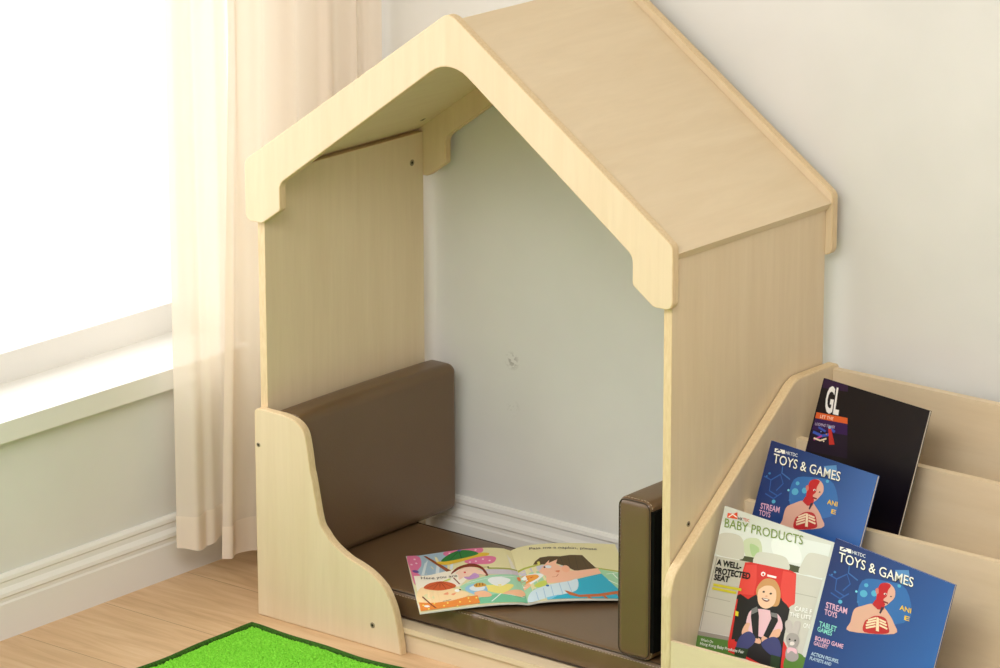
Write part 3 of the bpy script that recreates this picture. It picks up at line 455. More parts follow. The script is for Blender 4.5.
def wall_f(nt, out):
    b = pbsdf(nt, out, .75, .25)
    mp = coords(nt, (6,6,6)); n1 = N(nt, 'ShaderNodeTexNoise', Scale=1.0, Detail=6.0)
    nt.links.new(mp.outputs[0], n1.inputs['Vector'])
    r = ramp(nt, n1.outputs[0], [(.3, (219,218,213)), (.7, (225,224,219))])
    last = r.outputs[0]
    # faint scuff marks on the wall inside the nook
    for (x, z, rad, amt) in SCUFFS:
        tc = N(nt, 'ShaderNodeTexCoord'); d = N(nt, 'ShaderNodeVectorMath', operation='DISTANCE')
        d.inputs[1].default_value = (x, WALL_Y*S, z); nt.links.new(tc.outputs['Object'], d.inputs[0])
        mr = N(nt, 'ShaderNodeMapRange'); mr.inputs[1].default_value = rad; mr.inputs[2].default_value = rad*.2
        mr.inputs[3].default_value = 0; mr.inputs[4].default_value = amt; nt.links.new(d.outputs['Value'], mr.inputs[0])
        n2 = N(nt, 'ShaderNodeTexNoise', Scale=170.0, Detail=3.0); nt.links.new(tc.outputs['Object'], n2.inputs['Vector'])
        g = N(nt, 'ShaderNodeMath', operation='GREATER_THAN'); g.inputs[1].default_value = .55; nt.links.new(n2.outputs[0], g.inputs[0])
        mu = N(nt, 'ShaderNodeMath', operation='MULTIPLY'); nt.links.new(g.outputs[0], mu.inputs[0]); nt.links.new(mr.outputs[0], mu.inputs[1])
        mx = N(nt, 'ShaderNodeMix', data_type='RGBA'); mx.inputs[7].default_value = (*lin((110,104,92)), 1)
        nt.links.new(mu.outputs[0], mx.inputs[0]); nt.links.new(last, mx.inputs[6]); last = mx.outputs[2]
    nt.links.new(last, b.inputs['Base Color']); bump(nt, b, n1.outputs[0], .0004, .3)
WALL_Y = .388
SCUFFS = [(SC1[0]*S, SC1[1]*S, .017, .5), (SC2[0]*S, SC2[1]*S, .016, .22)]
wall_m = mat('painted_wall', wall_f)
white_m = plain('white_gloss_paint', (232,230,224), .4, .4)
def floor_f(nt, out):
    b = pbsdf(nt, out, .38, .4)
    mp = coords(nt, (1.6,14,14)); n1 = N(nt, 'ShaderNodeTexNoise', Scale=2.0, Detail=8.0, Roughness=.62, Distortion=1.4)
    nt.links.new(mp.outputs[0], n1.inputs['Vector'])
    r = ramp(nt, n1.outputs[0], [(.25, (190,152,110)), (.5, (213,177,136)), (.75, (227,196,158))])
    tc = N(nt, 'ShaderNodeTexCoord')
    br = N(nt, 'ShaderNodeTexBrick'); br.offset = .37
    br.inputs['Scale'].default_value = 1.0; br.inputs['Brick Width'].default_value = 1.25; br.inputs['Row Height'].default_value = .19
    br.inputs['Mortar Size'].default_value = .0008; br.inputs['Mortar Smooth'].default_value = .3
    br.inputs['Color1'].default_value = (1,1,1,1); br.inputs['Color2'].default_value = (.93,.93,.93,1); br.inputs['Mortar'].default_value = (.45,.4,.35,1)
    mp3 = N(nt, 'ShaderNodeMapping'); mp3.inputs['Location'].default_value = (.3,.115,0); nt.links.new(tc.outputs['Object'], mp3.inputs[0])
    nt.links.new(mp3.outputs[0], br.inputs['Vector'])
    mx = N(nt, 'ShaderNodeMix', data_type='RGBA', blend_type='MULTIPLY'); mx.inputs[0].default_value = 1
    nt.links.new(r.outputs[0], mx.inputs[6]); nt.links.new(br.outputs[0], mx.inputs[7]); nt.links.new(mx.outputs[2], b.inputs['Base Color'])
    bump(nt, b, n1.outputs[0], .0006, .3)
floor_m = mat('oak_laminate', floor_f)
def curtain_mat(name, transp):
    def f(nt, out):
        d = N(nt, 'ShaderNodeBsdfDiffuse'); d.inputs[0].default_value = (*lin((246,233,220)), 1)
        t = N(nt, 'ShaderNodeBsdfTranslucent'); t.inputs[0].default_value = (*lin((246,236,214)), 1)
        tr = N(nt, 'ShaderNodeBsdfTransparent')
        mp = coords(nt, (260,260,900)); n1 = N(nt, 'ShaderNodeTexNoise', Scale=1.0, Detail=2.0); nt.links.new(mp.outputs[0], n1.inputs['Vector'])
        bp = N(nt, 'ShaderNodeBump'); bp.inputs['Distance'].default_value = .0006; bp.inputs['Strength'].default_value = .35
        nt.links.new(n1.outputs[0], bp.inputs['Height']); nt.links.new(bp.outputs[0], d.inputs['Normal'])
        m1 = N(nt, 'ShaderNodeMixShader'); m1.inputs[0].default_value = .32
        nt.links.new(d.outputs[0], m1.inputs[1]); nt.links.new(t.outputs[0], m1.inputs[2])
        m2 = N(nt, 'ShaderNodeMixShader'); m2.inputs[0].default_value = transp
        nt.links.new(m1.outputs[0], m2.inputs[1]); nt.links.new(tr.outputs[0], m2.inputs[2]); nt.links.new(m2.outputs[0], out.inputs[0])
    return mat(name, f)
sheer = curtain_mat('sheer_cream_curtain', .18); sheer_hem = curtain_mat('sheer_curtain_hem', .06)
def glass_f(nt, out):
    g = N(nt, 'ShaderNodeBsdfGlossy'); g.inputs['Roughness'].default_value = .02
    t = N(nt, 'ShaderNodeBsdfTransparent'); m = N(nt, 'ShaderNodeMixShader'); m.inputs[0].default_value = .05; nt.links.new(t.outputs[0], m.inputs[1]); nt.links.new(g.outputs[0], m.inputs[2])
    nt.links.new(m.outputs[0], out.inputs[0])
glass_m = mat('window_glass', glass_f)
def pile_f(nt, out):
    b = pbsdf(nt, out, .9, .1)
    mp = coords(nt, (300,300,300)); n1 = N(nt, 'ShaderNodeTexNoise', Scale=1.0, Detail=3.0); nt.links.new(mp.outputs[0], n1.inputs['Vector'])
    r = ramp(nt, n1.outputs[0], [(.3, (100,178,42)), (.6, (128,206,60)), (.8, (150,222,84))]); nt.links.new(r.outputs[0], b.inputs['Base Color'])
pile_m = mat('green_pile', pile_f)
bind_m = plain('rug_binding', (52,88,30), .85, .1, 0, .25, 300)
def print_f(nt, out):
    b = pbsdf(nt, out, .33, .4)
    a = N(nt, 'ShaderNodeVertexColor'); a.layer_name = 'Col'; nt.links.new(a.outputs[0], b.inputs['Base Color'])
print_m = mat('printed_gloss_paper', print_f)
def printmatte_f(nt, out):
    b = pbsdf(nt, out, .55, .3)
    a = N(nt, 'ShaderNodeVertexColor'); a.layer_name = 'Col'; nt.links.new(a.outputs[0], b.inputs['Base Color'])
page_m = mat('printed_book_paper', printmatte_f)
paper_m = plain('paper_edges', (232,226,212), .7, .2)
# ------------------------------------------------------------------ printed art
def text_polys(txt, off):
    cu = bpy.data.curves.new('lettering', 'FONT'); cu.body = txt; cu.size = 1; cu.offset = off; cu.resolution_u = 3
    ob = bpy.data.objects.new('lettering', cu); COL.objects.link(ob)
    dg = bpy.context.evaluated_depsgraph_get(); dg.update()
    me = bpy.data.meshes.new_from_object(ob.evaluated_get(dg))
    V = [v.co.copy() for v in me.vertices]; F = [tuple(p.vertices) for p in me.polygons]
    bpy.data.objects.remove(ob); bpy.data.curves.remove(cu); bpy.data.meshes.remove(me)
    return V, F
def printed(name, layers, base, aspect, mapf, nu, parent, material, grad=None, dz=.000015):
    """layered flat shapes in (u,v), cut along u so that they follow a curved sheet, coloured per corner"""
    allV = []; allF = []; allC = []
    def emit(bm, k, colf):
        for lo, co, no in ((0,(0,0,0),(-1,0,0)), (1,(1,0,0),(1,0,0)), (2,(0,0,0),(0,-1,0)), (3,(0,1,0),(0,1,0))):
            bmesh.ops.bisect_plane(bm, geom=bm.verts[:]+bm.edges[:]+bm.faces[:], plane_co=co, plane_no=no, clear_outer=True)
        bmesh.ops.triangulate(bm, faces=bm.faces)
        for i in range(1, nu):
            us = [v.co.x for v in bm.verts]
            if us and min(us) < i/nu < max(us):
                bmesh.ops.bisect_plane(bm, geom=bm.verts[:]+bm.edges[:]+bm.faces[:], plane_co=(i/nu,0,0), plane_no=(1,0,0))
        bm.verts.index_update(); b0 = len(allV)
        for v in bm.verts: allV.append(mapf(v.co.x, v.co.y, k*dz)); 
        for f in bm.faces:
            allF.append([b0+v.index for v in f.verts]); allC.append([colf(v.co.x, v.co.y) for v in f.verts])
        bm.free()
    bm = bmesh.new(); g = 14
    vs = [[bm.verts.new((i/g, j/g, 0)) for j in range(g+1)] for i in range(g+1)]
    for i in range(g):
        for j in range(g): bm.faces.new((vs[i][j], vs[i+1][j], vs[i+1][j+1], vs[i][j+1]))
    emit(bm, 0, (lambda u, v: lin(grad(u, v))) if grad else (lambda u, v: lin(base)))
    k = 0
    for it in layers:
        k += 1; kind, col, pts = it[:3]; c = lin(col); bm = bmesh.new()
        if kind == 't':
            st, en, up = [Vector(p) for p in pts]; V, F = text_polys(it[3], it[4])
            x0 = min(v.x for v in V); x1 = max(v.x for v in V); h = .70
            vv = [bm.verts.new((*(st+(en-st)*((v.x-x0)/(x1-x0))+(up-st)*(v.y/h)), 0)) for v in V]
            for f in F:
                try: bm.faces.new([vv[i] for i in f])
                except ValueError: pass
        else:
            if kind == 'l':
                P = [Vector((p[0], p[1]*aspect)) for p in pts]; w = it[3]/2; L = []; R_ = []
                for i, p in enumerate(P):
                    d = (P[min(i+1, len(P)-1)]-P[max(i-1, 0)]).normalized(); n = Vector((-d.y, d.x))*w
                    L.append(p+n); R_.append(p-n)
                poly = [(p.x, p.y/aspect) for p in L+R_[::-1]]
            elif kind == 's': poly = [tuple(p) for p in catmull(pts, 4, True)]
            else: poly = pts
            clean = []
            for p in poly:
                if not clean or (abs(p[0]-clean[-1][0])+abs(p[1]-clean[-1][1])) > 1e-5: clean.append(p)
            if abs(clean[0][0]-clean[-1][0])+abs(clean[0][1]-clean[-1][1]) < 1e-5: clean.pop()
            if len(clean) < 3: bm.free(); k -= 1; continue
            bm.faces.new([bm.verts.new((p[0], p[1], 0)) for p in clean])
        emit(bm, k, lambda u, v: c)
    me = bpy.data.meshes.new(name); me.from_pydata([tuple(p) for p in allV], [], allF)
    ca = me.color_attributes.new('Col', 'FLOAT_COLOR', 'CORNER'); i = 0
    for f in allC:
        for c in f: ca.data[i].color = (*c, 1); i += 1
    return link(name, me, parent, [material])
# ------------------------------------------------------------------ the room
fx0, fx1, fy0, fy1 = -.36, 4.2, -5.2, WALL_Y+.1
def grid_plane(name, a, b, m):
    bm = bmesh.new(); box(bm, a, b); return structure(from_bm(name, bm, [m]))
grid_plane('floor', (fx0, fy0, -.05), (fx1, fy1, 0), floor_m)
grid_plane('wall_back', (fx0-.0, WALL_Y, 0), (fx1, WALL_Y+.1, 2.35), wall_m)
WX = -.21; WY1 = .209; WY0 = -1.25; WZ0 = .322; WZ1 = 1.75; WG = -.355
bm = bmesh.new()
box(bm, (WG-.02, fy0, 0), (WX, WALL_Y, WZ0-.03)); box(bm, (WG-.02, fy0, WZ1), (WX, WALL_Y, 2.35))
WB1 = -2.1; WB0 = -3.7  # unseen opening nearer the camera, added to let in fill light
box(bm, (WG-.02, WY1, WZ0-.03), (WX, WALL_Y, WZ1)); box(bm, (WG-.02, WB1, WZ0-.03), (WX, WY0, WZ1)); box(bm, (WG-.02, fy0, WZ0-.03), (WX, WB0, WZ1))
structure(from_bm('wall_left', bm, [wall_m]))
grid_plane('ceiling', (WG-.02, fy0, 2.35), (fx1, fy1, 2.42), wall_m)
# windows: casing in the recess, glass, sill; the farther one is unseen, added for fill
for wn, wy0, wy1, mull in ((1, WY0, WY1, -.53), (2, WB0, WB1, -2.9)):
    bm = bmesh.new()
    box(bm, (WG, wy0, WZ0), (WG+.03, wy1, WZ0+.045)); box(bm, (WG, wy0, WZ1-.05), (WG+.03, wy1, WZ1))
    box(bm, (WG, wy0, WZ0+.045), (WG+.03, wy0+.05, WZ1-.05)); box(bm, (WG, wy1-.012, WZ0+.045), (WG+.03, wy1, WZ1-.05))
    box(bm, (WG+.002, mull-.02, WZ0+.045), (WG+.028, mull+.02, WZ1-.05))
    bevel_bm(bm, .002); wf = structure(from_bm('window_%d' % wn, bm, [white_m]))
    bm = bmesh.new(); box(bm, (WG+.012, wy0+.04, WZ0+.035), (WG+.016, wy1-.008, WZ1-.04)); from_bm('glass_pane', bm, [glass_m], wf)
    bm = bmesh.new(); box(bm, (WG, wy0-.0, WZ0-.03), (WX+.022, wy1, WZ0)); bevel_bm(bm, .004); structure(from_bm('trim_%d' % wn, bm, [white_m]))
def baseboard(name, p0, p1, nrm, h=.093):
    prof = [(0,0),(.013,0),(.013,.052),(.0115,.055),(.0115,.060),(.0135,.063),(.0125,.068),(.007,.074),(.006,.081),(.008,.084),(.007,.089),(.004,.0925),(0,.093)]
    bm = bmesh.new(); p0 = Vector(p0); p1 = Vector(p1); n = Vector(nrm)
    A = [bm.verts.new(p0+n*a+Vector((0,0,b))) for a, b in prof]; B = [bm.verts.new(p1+n*a+Vector((0,0,b))) for a, b in prof]
    for i in range(len(prof)-1): bm.faces.new((A[i], A[i+1], B[i+1], B[i]))
    bm.faces.new(A); bm.faces.new(B[::-1])
    return structure(from_bm(name, bm, [white_m]))
baseboard('baseboard_back', (WX, WALL_Y, 0), (fx1, WALL_Y, 0), (0,-1,0))
baseboard('baseboard_left', (WX, fy0, 0), (WX, WALL_Y, 0), (1,0,0))
# ------------------------------------------------------------------ play house
T = .0133; D = .3697; W = .75; XP = .0104; HE = .6705; HA = .9294; HB = .584
house = thing('reading_nook', 'pale birch plywood play house with gabled roof standing against the wall', 'play house', (W/2, D/2, 0))
HO = house.location.copy()
def hpart(name, bm, mats, smooth=False): return from_bm(name, bm, mats, house, smooth, HO)
def gable_outline():
    c = W/2
    L = [(0,HE,.014),(0,HB,.011),(.031,HB,.010),(.0655,.608,.006),(.0655,.6465,.018)]
    pts = [(c,.871,.030)]; 
    half = L
    out = [(c,HA,.022)]+[(x,z,r) for x, z, r in half]+[(c,.867,.055)]+[(W-x,z,r) for x, z, r in reversed(half)]
    return rounded([(x,z) for x, z, r in out], [r for *_, r in out])
go = gable_outline()
hpart('front_gable', prism(go, lambda p, d: (p[0], d, p[1]), T, .0014), [birch_z, ply_edge])
hpart('back_gable', prism(go, lambda p, d: (p[0], D-T+d, p[1]), T, .0014), [birch_z, ply_edge])
for sx in (0, 1):
    x0 = XP if sx == 0 else W-XP-T
    pr = [(T+.0001,0),(D-T-.0001,0),(D-T-.0001,.6496),(T+.0001,.6496)]
    hpart('side_panel', prism(pr, lambda p, d: (x0+d, p[0], p[1]), T, .0006), [birch_z, ply_edge])
RT = .0125; sl = .69; cs = 1/math.sqrt(1+sl*sl)
for sx in (0, 1):
    top0 = (0.0008, .6577); topr = (W/2-.0003, .6577+sl*(W/2)); n = (sl*cs*RT, -cs*RT)
    pr = [top0, topr, (W/2-.0003, topr[1]-RT/cs), (top0[0]+n[0], top0[1]+n[1])]
    pr = [(x, z) for x, z in pr]
    if sx: pr = [(W-x, z) for x, z in pr]
    hpart('roof_panel', prism(pr, lambda p, d: (p[0], T+.0002+d, p[1]), D-2*T-.0004, .0006), [birch_y, birch_y])
cur = [(.060,.3105),(.0857,.3065),(.103,.2933),(.1102,.267),(.1146,.238),(.1181,.2252),(.1302,.168),(.141,.152),(.1561,.138),(.1822,.1245),(.2050,.118),(.2292,.1085),(.2528,.0905),(.2695,.058),(.2795,.010)]
bo = [(.0094,.012),(.0094,0),(.2802,0)]+[tuple(p) for p in reversed(catmull(cur, 5))]
bo = [(.0094,0),(.2802,0)]+[tuple(p) for p in reversed(catmull(cur, 5))]+rounded([(.060,.3105),(.0094,.3110),(.0094,0)], [0,.009,0])[1:-1]
hpart('front_board', prism(bo, lambda p, d: (p[0], d, p[1]), T, .0016), [birch_z, ply_edge])
bm = bmesh.new(); box(bm, (XP+T, T+.0004, .0285), (W-XP-T, D-T, .0367)); bevel_bm(bm, .0008); hpart('platform_board', bm, [birch_x])
bm = bmesh.new(); box(bm, (XP+T, T+.0045, 0), (W-XP-T, T+.0170, .0284)); bevel_bm(bm, .0006); hpart('front_skirt', bm, [birch_x])
def screw(pos, nrm, r=.0040):
    n = Vector(nrm).normalized(); q = Vector((0,0,1)).rotation_difference(n).to_matrix().to_4x4(); M = Matrix.Translation(Vector(pos))@q
    prof = [(r*1.05,0),(r*1.05,.0004),(r*.9,.0007),(r*.55,.0005),(r*.5,.0002)]
    bm = bmesh.new(); sg = 18; rings = [[bm.verts.new(M@Vector((a*math.cos(2*math.pi*k/sg), a*math.sin(2*math.pi*k/sg), h))) for k in range(sg)] for a, h in prof]
    for A, B in zip(rings, rings[1:]):
        for k in range(sg): bm.faces.new((A[k], A[(k+1)%sg], B[(k+1)%sg], B[k]))
    bm.faces.new(rings[-1])
    o = hpart('screw', bm, [metal]); o['label'] = 'metal cross-head screw'
    bm = bmesh.new()
    for a in (0, 1):
        vs = box(bm, (-r*.44 if a else -r*.13, -r*.13 if a else -r*.44, 0), (r*.44 if a else r*.13, r*.13 if a else r*.44, .0008))
    bmesh.ops.transform(bm, matrix=M, verts=bm.verts)
    from_bm('cross_recess', bm, [dark], o, False, HO)
screw((.0166, 0, .257), (0,-1,0), .0032); screw((.2286, 0, .0335), (0,-1,0)); screw((XP+T, .331, .6076), (1,0,0), .0046); screw((W-XP, .0537, .278), (1,0,0), .0036)
zz = .6577-RT/cs+sl*.05
screw((.05, .325, zz), (sl, 0, -1), .0046)
# ------------------------------------------------------------------ cushions
def axis_grid(h, r, n):
    k = 5; a = [-h+r*i/k for i in range(k)]; m = [-(h-r)+2*(h-r)*i/n for i in range(n+1)]; return a+m+[-x for x in reversed(a)]
def cushion_bm(c, hs, r, puff, n=(10,10,4), wr=None):
    bm = bmesh.new(); gx = [axis_grid(h, r, k) for h, k in zip(hs, n)]; vd = {}
    def vert(i, j, k):
        key = (i,j,k)
        if key in vd: return vd[key]
        p = Vector((gx[0][i], gx[1][j], gx[2][k])); q = Vector([max(-(h-r), min(h-r, a)) for a, h in zip(p, hs)])
        d = p-q; L = d.length
        nrm = d/L if L > 1e-9 else Vector((0,0,1))
        p = q+nrm*r
        f = [1-(p[a]/hs[a])**2 for a in range(3)]
        for a in range(3):
            b, e = [x for x in range(3) if x != a]
            w = abs(nrm[a])**2
            p[a] += (1 if nrm[a] > 0 else -1)*w*puff[a]*max(0, f[b])**.6*max(0, f[e])**.6
        if wr: p = wr(p, nrm)
        vd[key] = bm.verts.new(Vector(c)+p); return vd[key]
    nx, ny, nz = [len(g)-1 for g in gx]
    for (A, B, C_, side) in ((0,1,2,0),(0,1,2,1),(0,2,1,0),(0,2,1,1),(1,2,0,0),(1,2,0,1)):
        NA, NB, NC = len(gx[A])-1, len(gx[B])-1, len(gx[C_])-1
        for i in range(NA):
            for j in range(NB):
                q = []
                for di, dj in ((0,0),(1,0),(1,1),(0,1)):
                    idx = [0,0,0]; idx[A] = i+di; idx[B] = j+dj; idx[C_] = NC*side; q.append(vert(*idx))
                if len(set(q)) == 4: bm.faces.new(q)
    return bm
def rrect(h1, h2, r, seg=5): return rounded([(-h1,-h2),(h1,-h2),(h1,h2),(-h1,h2)], r, seg)
def stitches(bm, path, closed=True, L=.0032, gap=.0022, r=.0006):
    P = resample(path, (L+gap), closed)
    for a, b in zip(P, P[1:]):
        d = (b-a).normalized(); tube(bm, [a, a+d*L], r, sides=4)
def make_cushion(name, label, cat, c, hs, r, puff, loops, n, wr=None, group=None):
    t = thing(name, label, cat, (c[0], c[1], c[2]-hs[2]), group); o = t.location.copy()
    from_bm('cover', cushion_bm(c, hs, r, puff, n, wr), [leather], t, True, o)
    for seam, st in loops:
        if seam:
            b1 = bmesh.new(); tube(b1, [Vector(c)+Vector(p) for p in seam], .0009, True, 6); from_bm('seam', b1, [leather_dark], t, True, o)
        if st:
            b2 = bmesh.new(); stitches(b2, [Vector(c)+Vector(p) for p in st]); from_bm('stitching', b2, [thread], t, False, o)
    return t
def loop_axis(ax, pos, h1, h2, r):
    out = []
    for a, b in rrect(h1, h2, r):
        p = [0,0,0]; o = [i for i in range(3) if i != ax]; p[o[0]] = a; p[o[1]] = b; p[ax] = pos; out.append(p)
    return out
# seat cushion
sx0, sx1, sy0, sy1, sz0, sz1 = .0255, .7245, .039, .288, .0372, .0775
c = ((sx0+sx1)/2, (sy0+sy1)/2, (sz0+sz1)/2); hs = ((sx1-sx0)/2, (sy1-sy0)/2, (sz1-sz0)/2)
def seat_wr(p, nrm):
    if nrm.y < -.4:
        u = p.x*105; p = p.copy(); p.y -= .0019*math.sin(u+2.2*math.sin(p.x*31))*(.55+.45*math.sin(p.x*19+1))*min(1, (hs[2]-abs(p.z))/.012)
    return p
RS = .0085
make_cushion('seat_cushion', 'flat taupe leatherette seat pad covering the floor of the play house', 'cushion', c, hs, RS, (.002,.0015,.0015),
    [(loop_axis(2, hs[2]-.0015, hs[0]-.0014, hs[1]-.0014, .012), loop_axis(2, hs[2]-.0062, hs[0]+.0002, hs[1]+.0006, .012)),
     (loop_axis(2, -hs[2]+.0035, hs[0]-.0008, hs[1]-.0008, .012), None)], (130,20,8), seat_wr)
# left backrest
c = (.0545, .190, .193); hs = (.0262, .1750, .113)
def end_loops(hs):
    return [(loop_axis(1, q*(hs[1]-.0016), hs[0]-.0016, hs[2]-.0016, .011), loop_axis(1, q*(hs[1]-.0060), hs[0]+.0003, hs[2]+.0003, .011)) for q in (-1, 1)]
make_cushion('backrest_cushion', 'dark brown upright backrest cushion against the left side of the play house', 'cushion', c, hs, .013, (.003,.002,.003), end_loops(hs)[:1], (6,20,16))
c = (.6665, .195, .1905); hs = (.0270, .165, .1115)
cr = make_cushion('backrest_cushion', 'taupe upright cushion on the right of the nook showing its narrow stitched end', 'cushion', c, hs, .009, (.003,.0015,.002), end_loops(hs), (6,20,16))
bm = bmesh.new(); box(bm, (c[0]+hs[0]-.002, c[1]-hs[1]+.004, c[2]-hs[2]+.012), (c[0]+hs[0]+.0045, c[1]+hs[1]-.004, c[2]+hs[2]-.012)); bevel_bm(bm, .003)  # black plate: deep shade between cushion and side panel, put in as colour
from_bm('back_layer', bm, [plain('shade_black', (10,9,8), .8, .1)], cr, False, cr.location.copy())['label'] = 'black plate standing for the deep shade beside the cushion'
# ------------------------------------------------------------------ open picture book
ang = -.777; V2 = Vector((math.cos(ang), math.sin(ang), 0)); U2 = Vector((-V2.y, V2.x, 0))
SB = Vector((.4316,.0972,0)); HB_ = .2286; WB = .1515
book = thing('picture_book', 'open children\'s picture book lying on the taupe seat pad', 'book', (SB.x-.08, SB.y+.08, .083))
BO = book.location.copy(); ST0 = SB-V2*HB_
def page_map(side):
    def f(u, v, k):
        # u: 0..1 left to right on that page, v: 0 top .. 1 bottom
        s = (1-u) if side == 'L' else u               # 0 at the gutter
        zg = .0843*v+.0835*(1-v)
        ze = (.0785 if side == 'L' else .0878)*(1-v)+(.0770 if side == 'L' else .0850)*v
        arch = (.0075 if side == 'L' else .0075)*(math.sin(math.pi*min(1, s)**.62))*(1-.45*v)
        z = zg+(ze-zg)*s+arch
        p = ST0+V2*(HB_*v)+U2*((-1 if side == 'L' else 1)*WB*s)
        z = max(z, .0812-.25*max(0, .034-p.y))
        return Vector((p.x, p.y, z+k+.0003))-BO
    return f
for side in 'LR':
    mf = page_map(side)
    printed('page', ART['left_page' if side == 'L' else 'right_page'], (230,221,172), HB_/WB, mf, 16, book, page_m)['label'] = ('left illustrated page, Here you are' if side == 'L' else 'right illustrated page, Pass me a napkin, please')
    # block of pages under it
    bm = bmesh.new(); n = 16; top = []; bot = []
    for i in range(n+1):
        top.append([bm.verts.new(mf(i/n, v, -.0002)) for v in (0, 1)])
        r = []
        for v in (0, 1):
            p = mf(i/n, v, 0); p.z -= .0014; r.append(bm.verts.new(p))
        bot.append(r)
    for i in range(n):
        bm.faces.new((top[i][0], top[i+1][0], top[i+1][1], top[i][1])); bm.faces.new((bot[i][0], bot[i][1], bot[i+1][1], bot[i+1][0]))
        for v in (0, 1): bm.faces.new((top[i][v], top[i+1][v], bot[i+1][v], bot[i][v]))
    for i in (0, n): bm.faces.new((top[i][0], top[i][1], bot[i][1], bot[i][0]))
    from_bm('page_block', bm, [paper_m], book)
bm = bmesh.new(); n = 20; ring = []
for i in range(n+1):
    x = -1+2*i/n; side = 'L' if x < 0 else 'R'; mf = page_map(side); u = 1+x if side == 'L' else x; row = []
    for v in (-.008, 1.008):
        p = mf(u, min(1, max(0, v)), 0)+V2*(HB_*(v-min(1, max(0, v)))); row += [p+Vector((0,0,-.0017)), p+Vector((0,0,-.0021))]
    ring.append([bm.verts.new(p) for p in row])
for a, b in zip(ring, ring[1:]):
    bm.faces.new((a[0], b[0], b[2], a[2])); bm.faces.new((a[1], a[3], b[3], b[1])); bm.faces.new((a[0], a[1], b[1], b[0])); bm.faces.new((a[2], b[2], b[3], a[3]))
for a in (ring[0], ring[-1]): bm.faces.new((a[0], a[2], a[3], a[1]))
from_bm('cover', bm, [plain('book_cover', (206,206,196), .45)], book)
# ------------------------------------------------------------------ magazine rack
X0 = .7412; XT = .0152; X1 = 1.30
rack = thing('magazine_rack', 'birch plywood magazine rack with stepped tiers beside the play house', 'magazine rack', ((X0+X1)/2, .18, 0)); RO = rack.location.copy()
def rpart(name, bm, mats): return from_bm(name, bm, mats, rack, False, RO)
pr = rounded([(-.0066,0),(.372,0),(.372,.430),(.286,.430),(.250,.418),(.0050,.2275),(-.0066,.205)], [0,0,.008,.03,.02,.03,.02])
pr = rounded([(-.0066,0),(.372,0),(.372,.431),(.272,.4315),(.0010,.2235),(-.0066,.195)], [0,0,.008,.045,.045,.02])
for xs in (X0, X1-XT):
    rpart('side_panel', prism(pr, lambda p, d: (xs+d, p[0], p[1]), XT, .0022), [birch_z, ply_edge])
def board(name, y0, y1, z0, z1, bev=.0018, m=birch_x):
    bm = bmesh.new(); box(bm, (X0+XT, y0, z0), (X1-XT, y1, z1)); bevel_bm(bm, bev); rpart(name, bm, [m])
board('front_ledge', -.0052, .0008, .004, .134)
board('shelf_board', .0010, .0542, .016, .028); board('tier_board', .0545, .0615, .004, .0968)
board('shelf_board', .0545, .156, .097, .109); board('tier_board', .1562, .167, .004, .288)
board('shelf_board', .1672, .2735, .159, .171); board('tier_board', .2737, .286, .004, .3465)
board('back_panel', .357, .369, .004, .425)
# ------------------------------------------------------------------ magazines
def magazine(name, label, TL, TR, BL, cov, base, grad=None, group=None, th=.0032):
    TL, TR, BL = Vector(TL), Vector(TR), Vector(BL)
    w = (TR-TL).length; h = (BL-TL).length; X = (TR-TL)/w; Z = -((BL-TL)/h); Z = (Z-X*Z.dot(X)*.5).normalized(); X = (X-Z*Z.dot(X)).normalized()
    Yv = Z.cross(X)
    M = Matrix((X, Yv, Z)).transposed().to_4x4(); M.translation = TL-Z*h+X*0
    t = thing(name, label, 'magazine', (0,0,0), group); t.matrix_world = M
    bend = lambda u: .0
    printed('front_cover', ART[cov], base, h/w, lambda u, v, k: Vector((u*w, -k-.0002, (1-v)*h)), 1, t, print_m, grad)
    bm = bmesh.new(); box(bm, (.0006, 0, .0006), (w-.0006, th, h-.0006)); o = from_bm('page_block', bm, [paper_m], t)
    bm = bmesh.new(); box(bm, (0, -.00015, 0), (w, .0001, h)); box(bm, (-.0002, -.00015, 0), (.0, th+.0003, h)); box(bm, (-.0002, th, 0), (w, th+.0003, h)); from_bm('cover_sheet', bm, [plain('cover_sheet', base, .4)], t)
    return t, M
def shift(p, d): return tuple(a+b for a, b in zip(p, d))
magazine('magazine', 'baby products magazine with a laughing child in a red car seat', (.7655,.0996,.2967), (.9583,.0760,.2887), (.7571,.0309,.0375), 'baby_cover', (212,213,205), None, 'magazines on the rack')
def blue(u, v):
    a = min(1, max(0, (u*.8+v*.5))); d = (26,44,98); m = (44,98,168)
    return tuple(d[i]+(m[i]-d[i])*a for i in range(3))
tt, M0 = magazine('magazine', 'blue toys and games magazine standing in the tier behind the baby one', (.783,.1785,.3719), (.9711,.1530,.3635), (.7717,.0949,.1196), 'toys_cover', (40,80,150), blue, 'magazines on the rack')
magazine('magazine', 'black and purple magazine with an orange stripe, highest on the rack', (.785,.2948,.4322), (.9730,.2684,.4253), (.7736,.2126,.1795), 'night_cover', (14,8,18), None, 'magazines on the rack')
# a second copy of the blue issue in the front tier
def dup_mag(src, M, label):
    r = src.copy(); COL.objects.link(r); r.matrix_world = M; r['label'] = label
    for ch in list(src.children):
        q = ch.copy(); COL.objects.link(q); q.parent = r; q.matrix_parent_inverse = ch.matrix_parent_inverse
    return r
TL = Vector(MAG4_TL); BL = Vector(MAG4_BL); Z = (TL-BL).normalized(); X = Vector((.178,-.006,-.014)).normalized(); X = (X-Z*Z.dot(X)).normalized(); Yv = Z.cross(X)
M4 = Matrix((X, Yv, Z)).transposed().to_4x4(); M4.translation = TL-Z*.266
dup_mag(tt, M4, 'blue toys and games magazine in the front tier, right of the baby magazine')
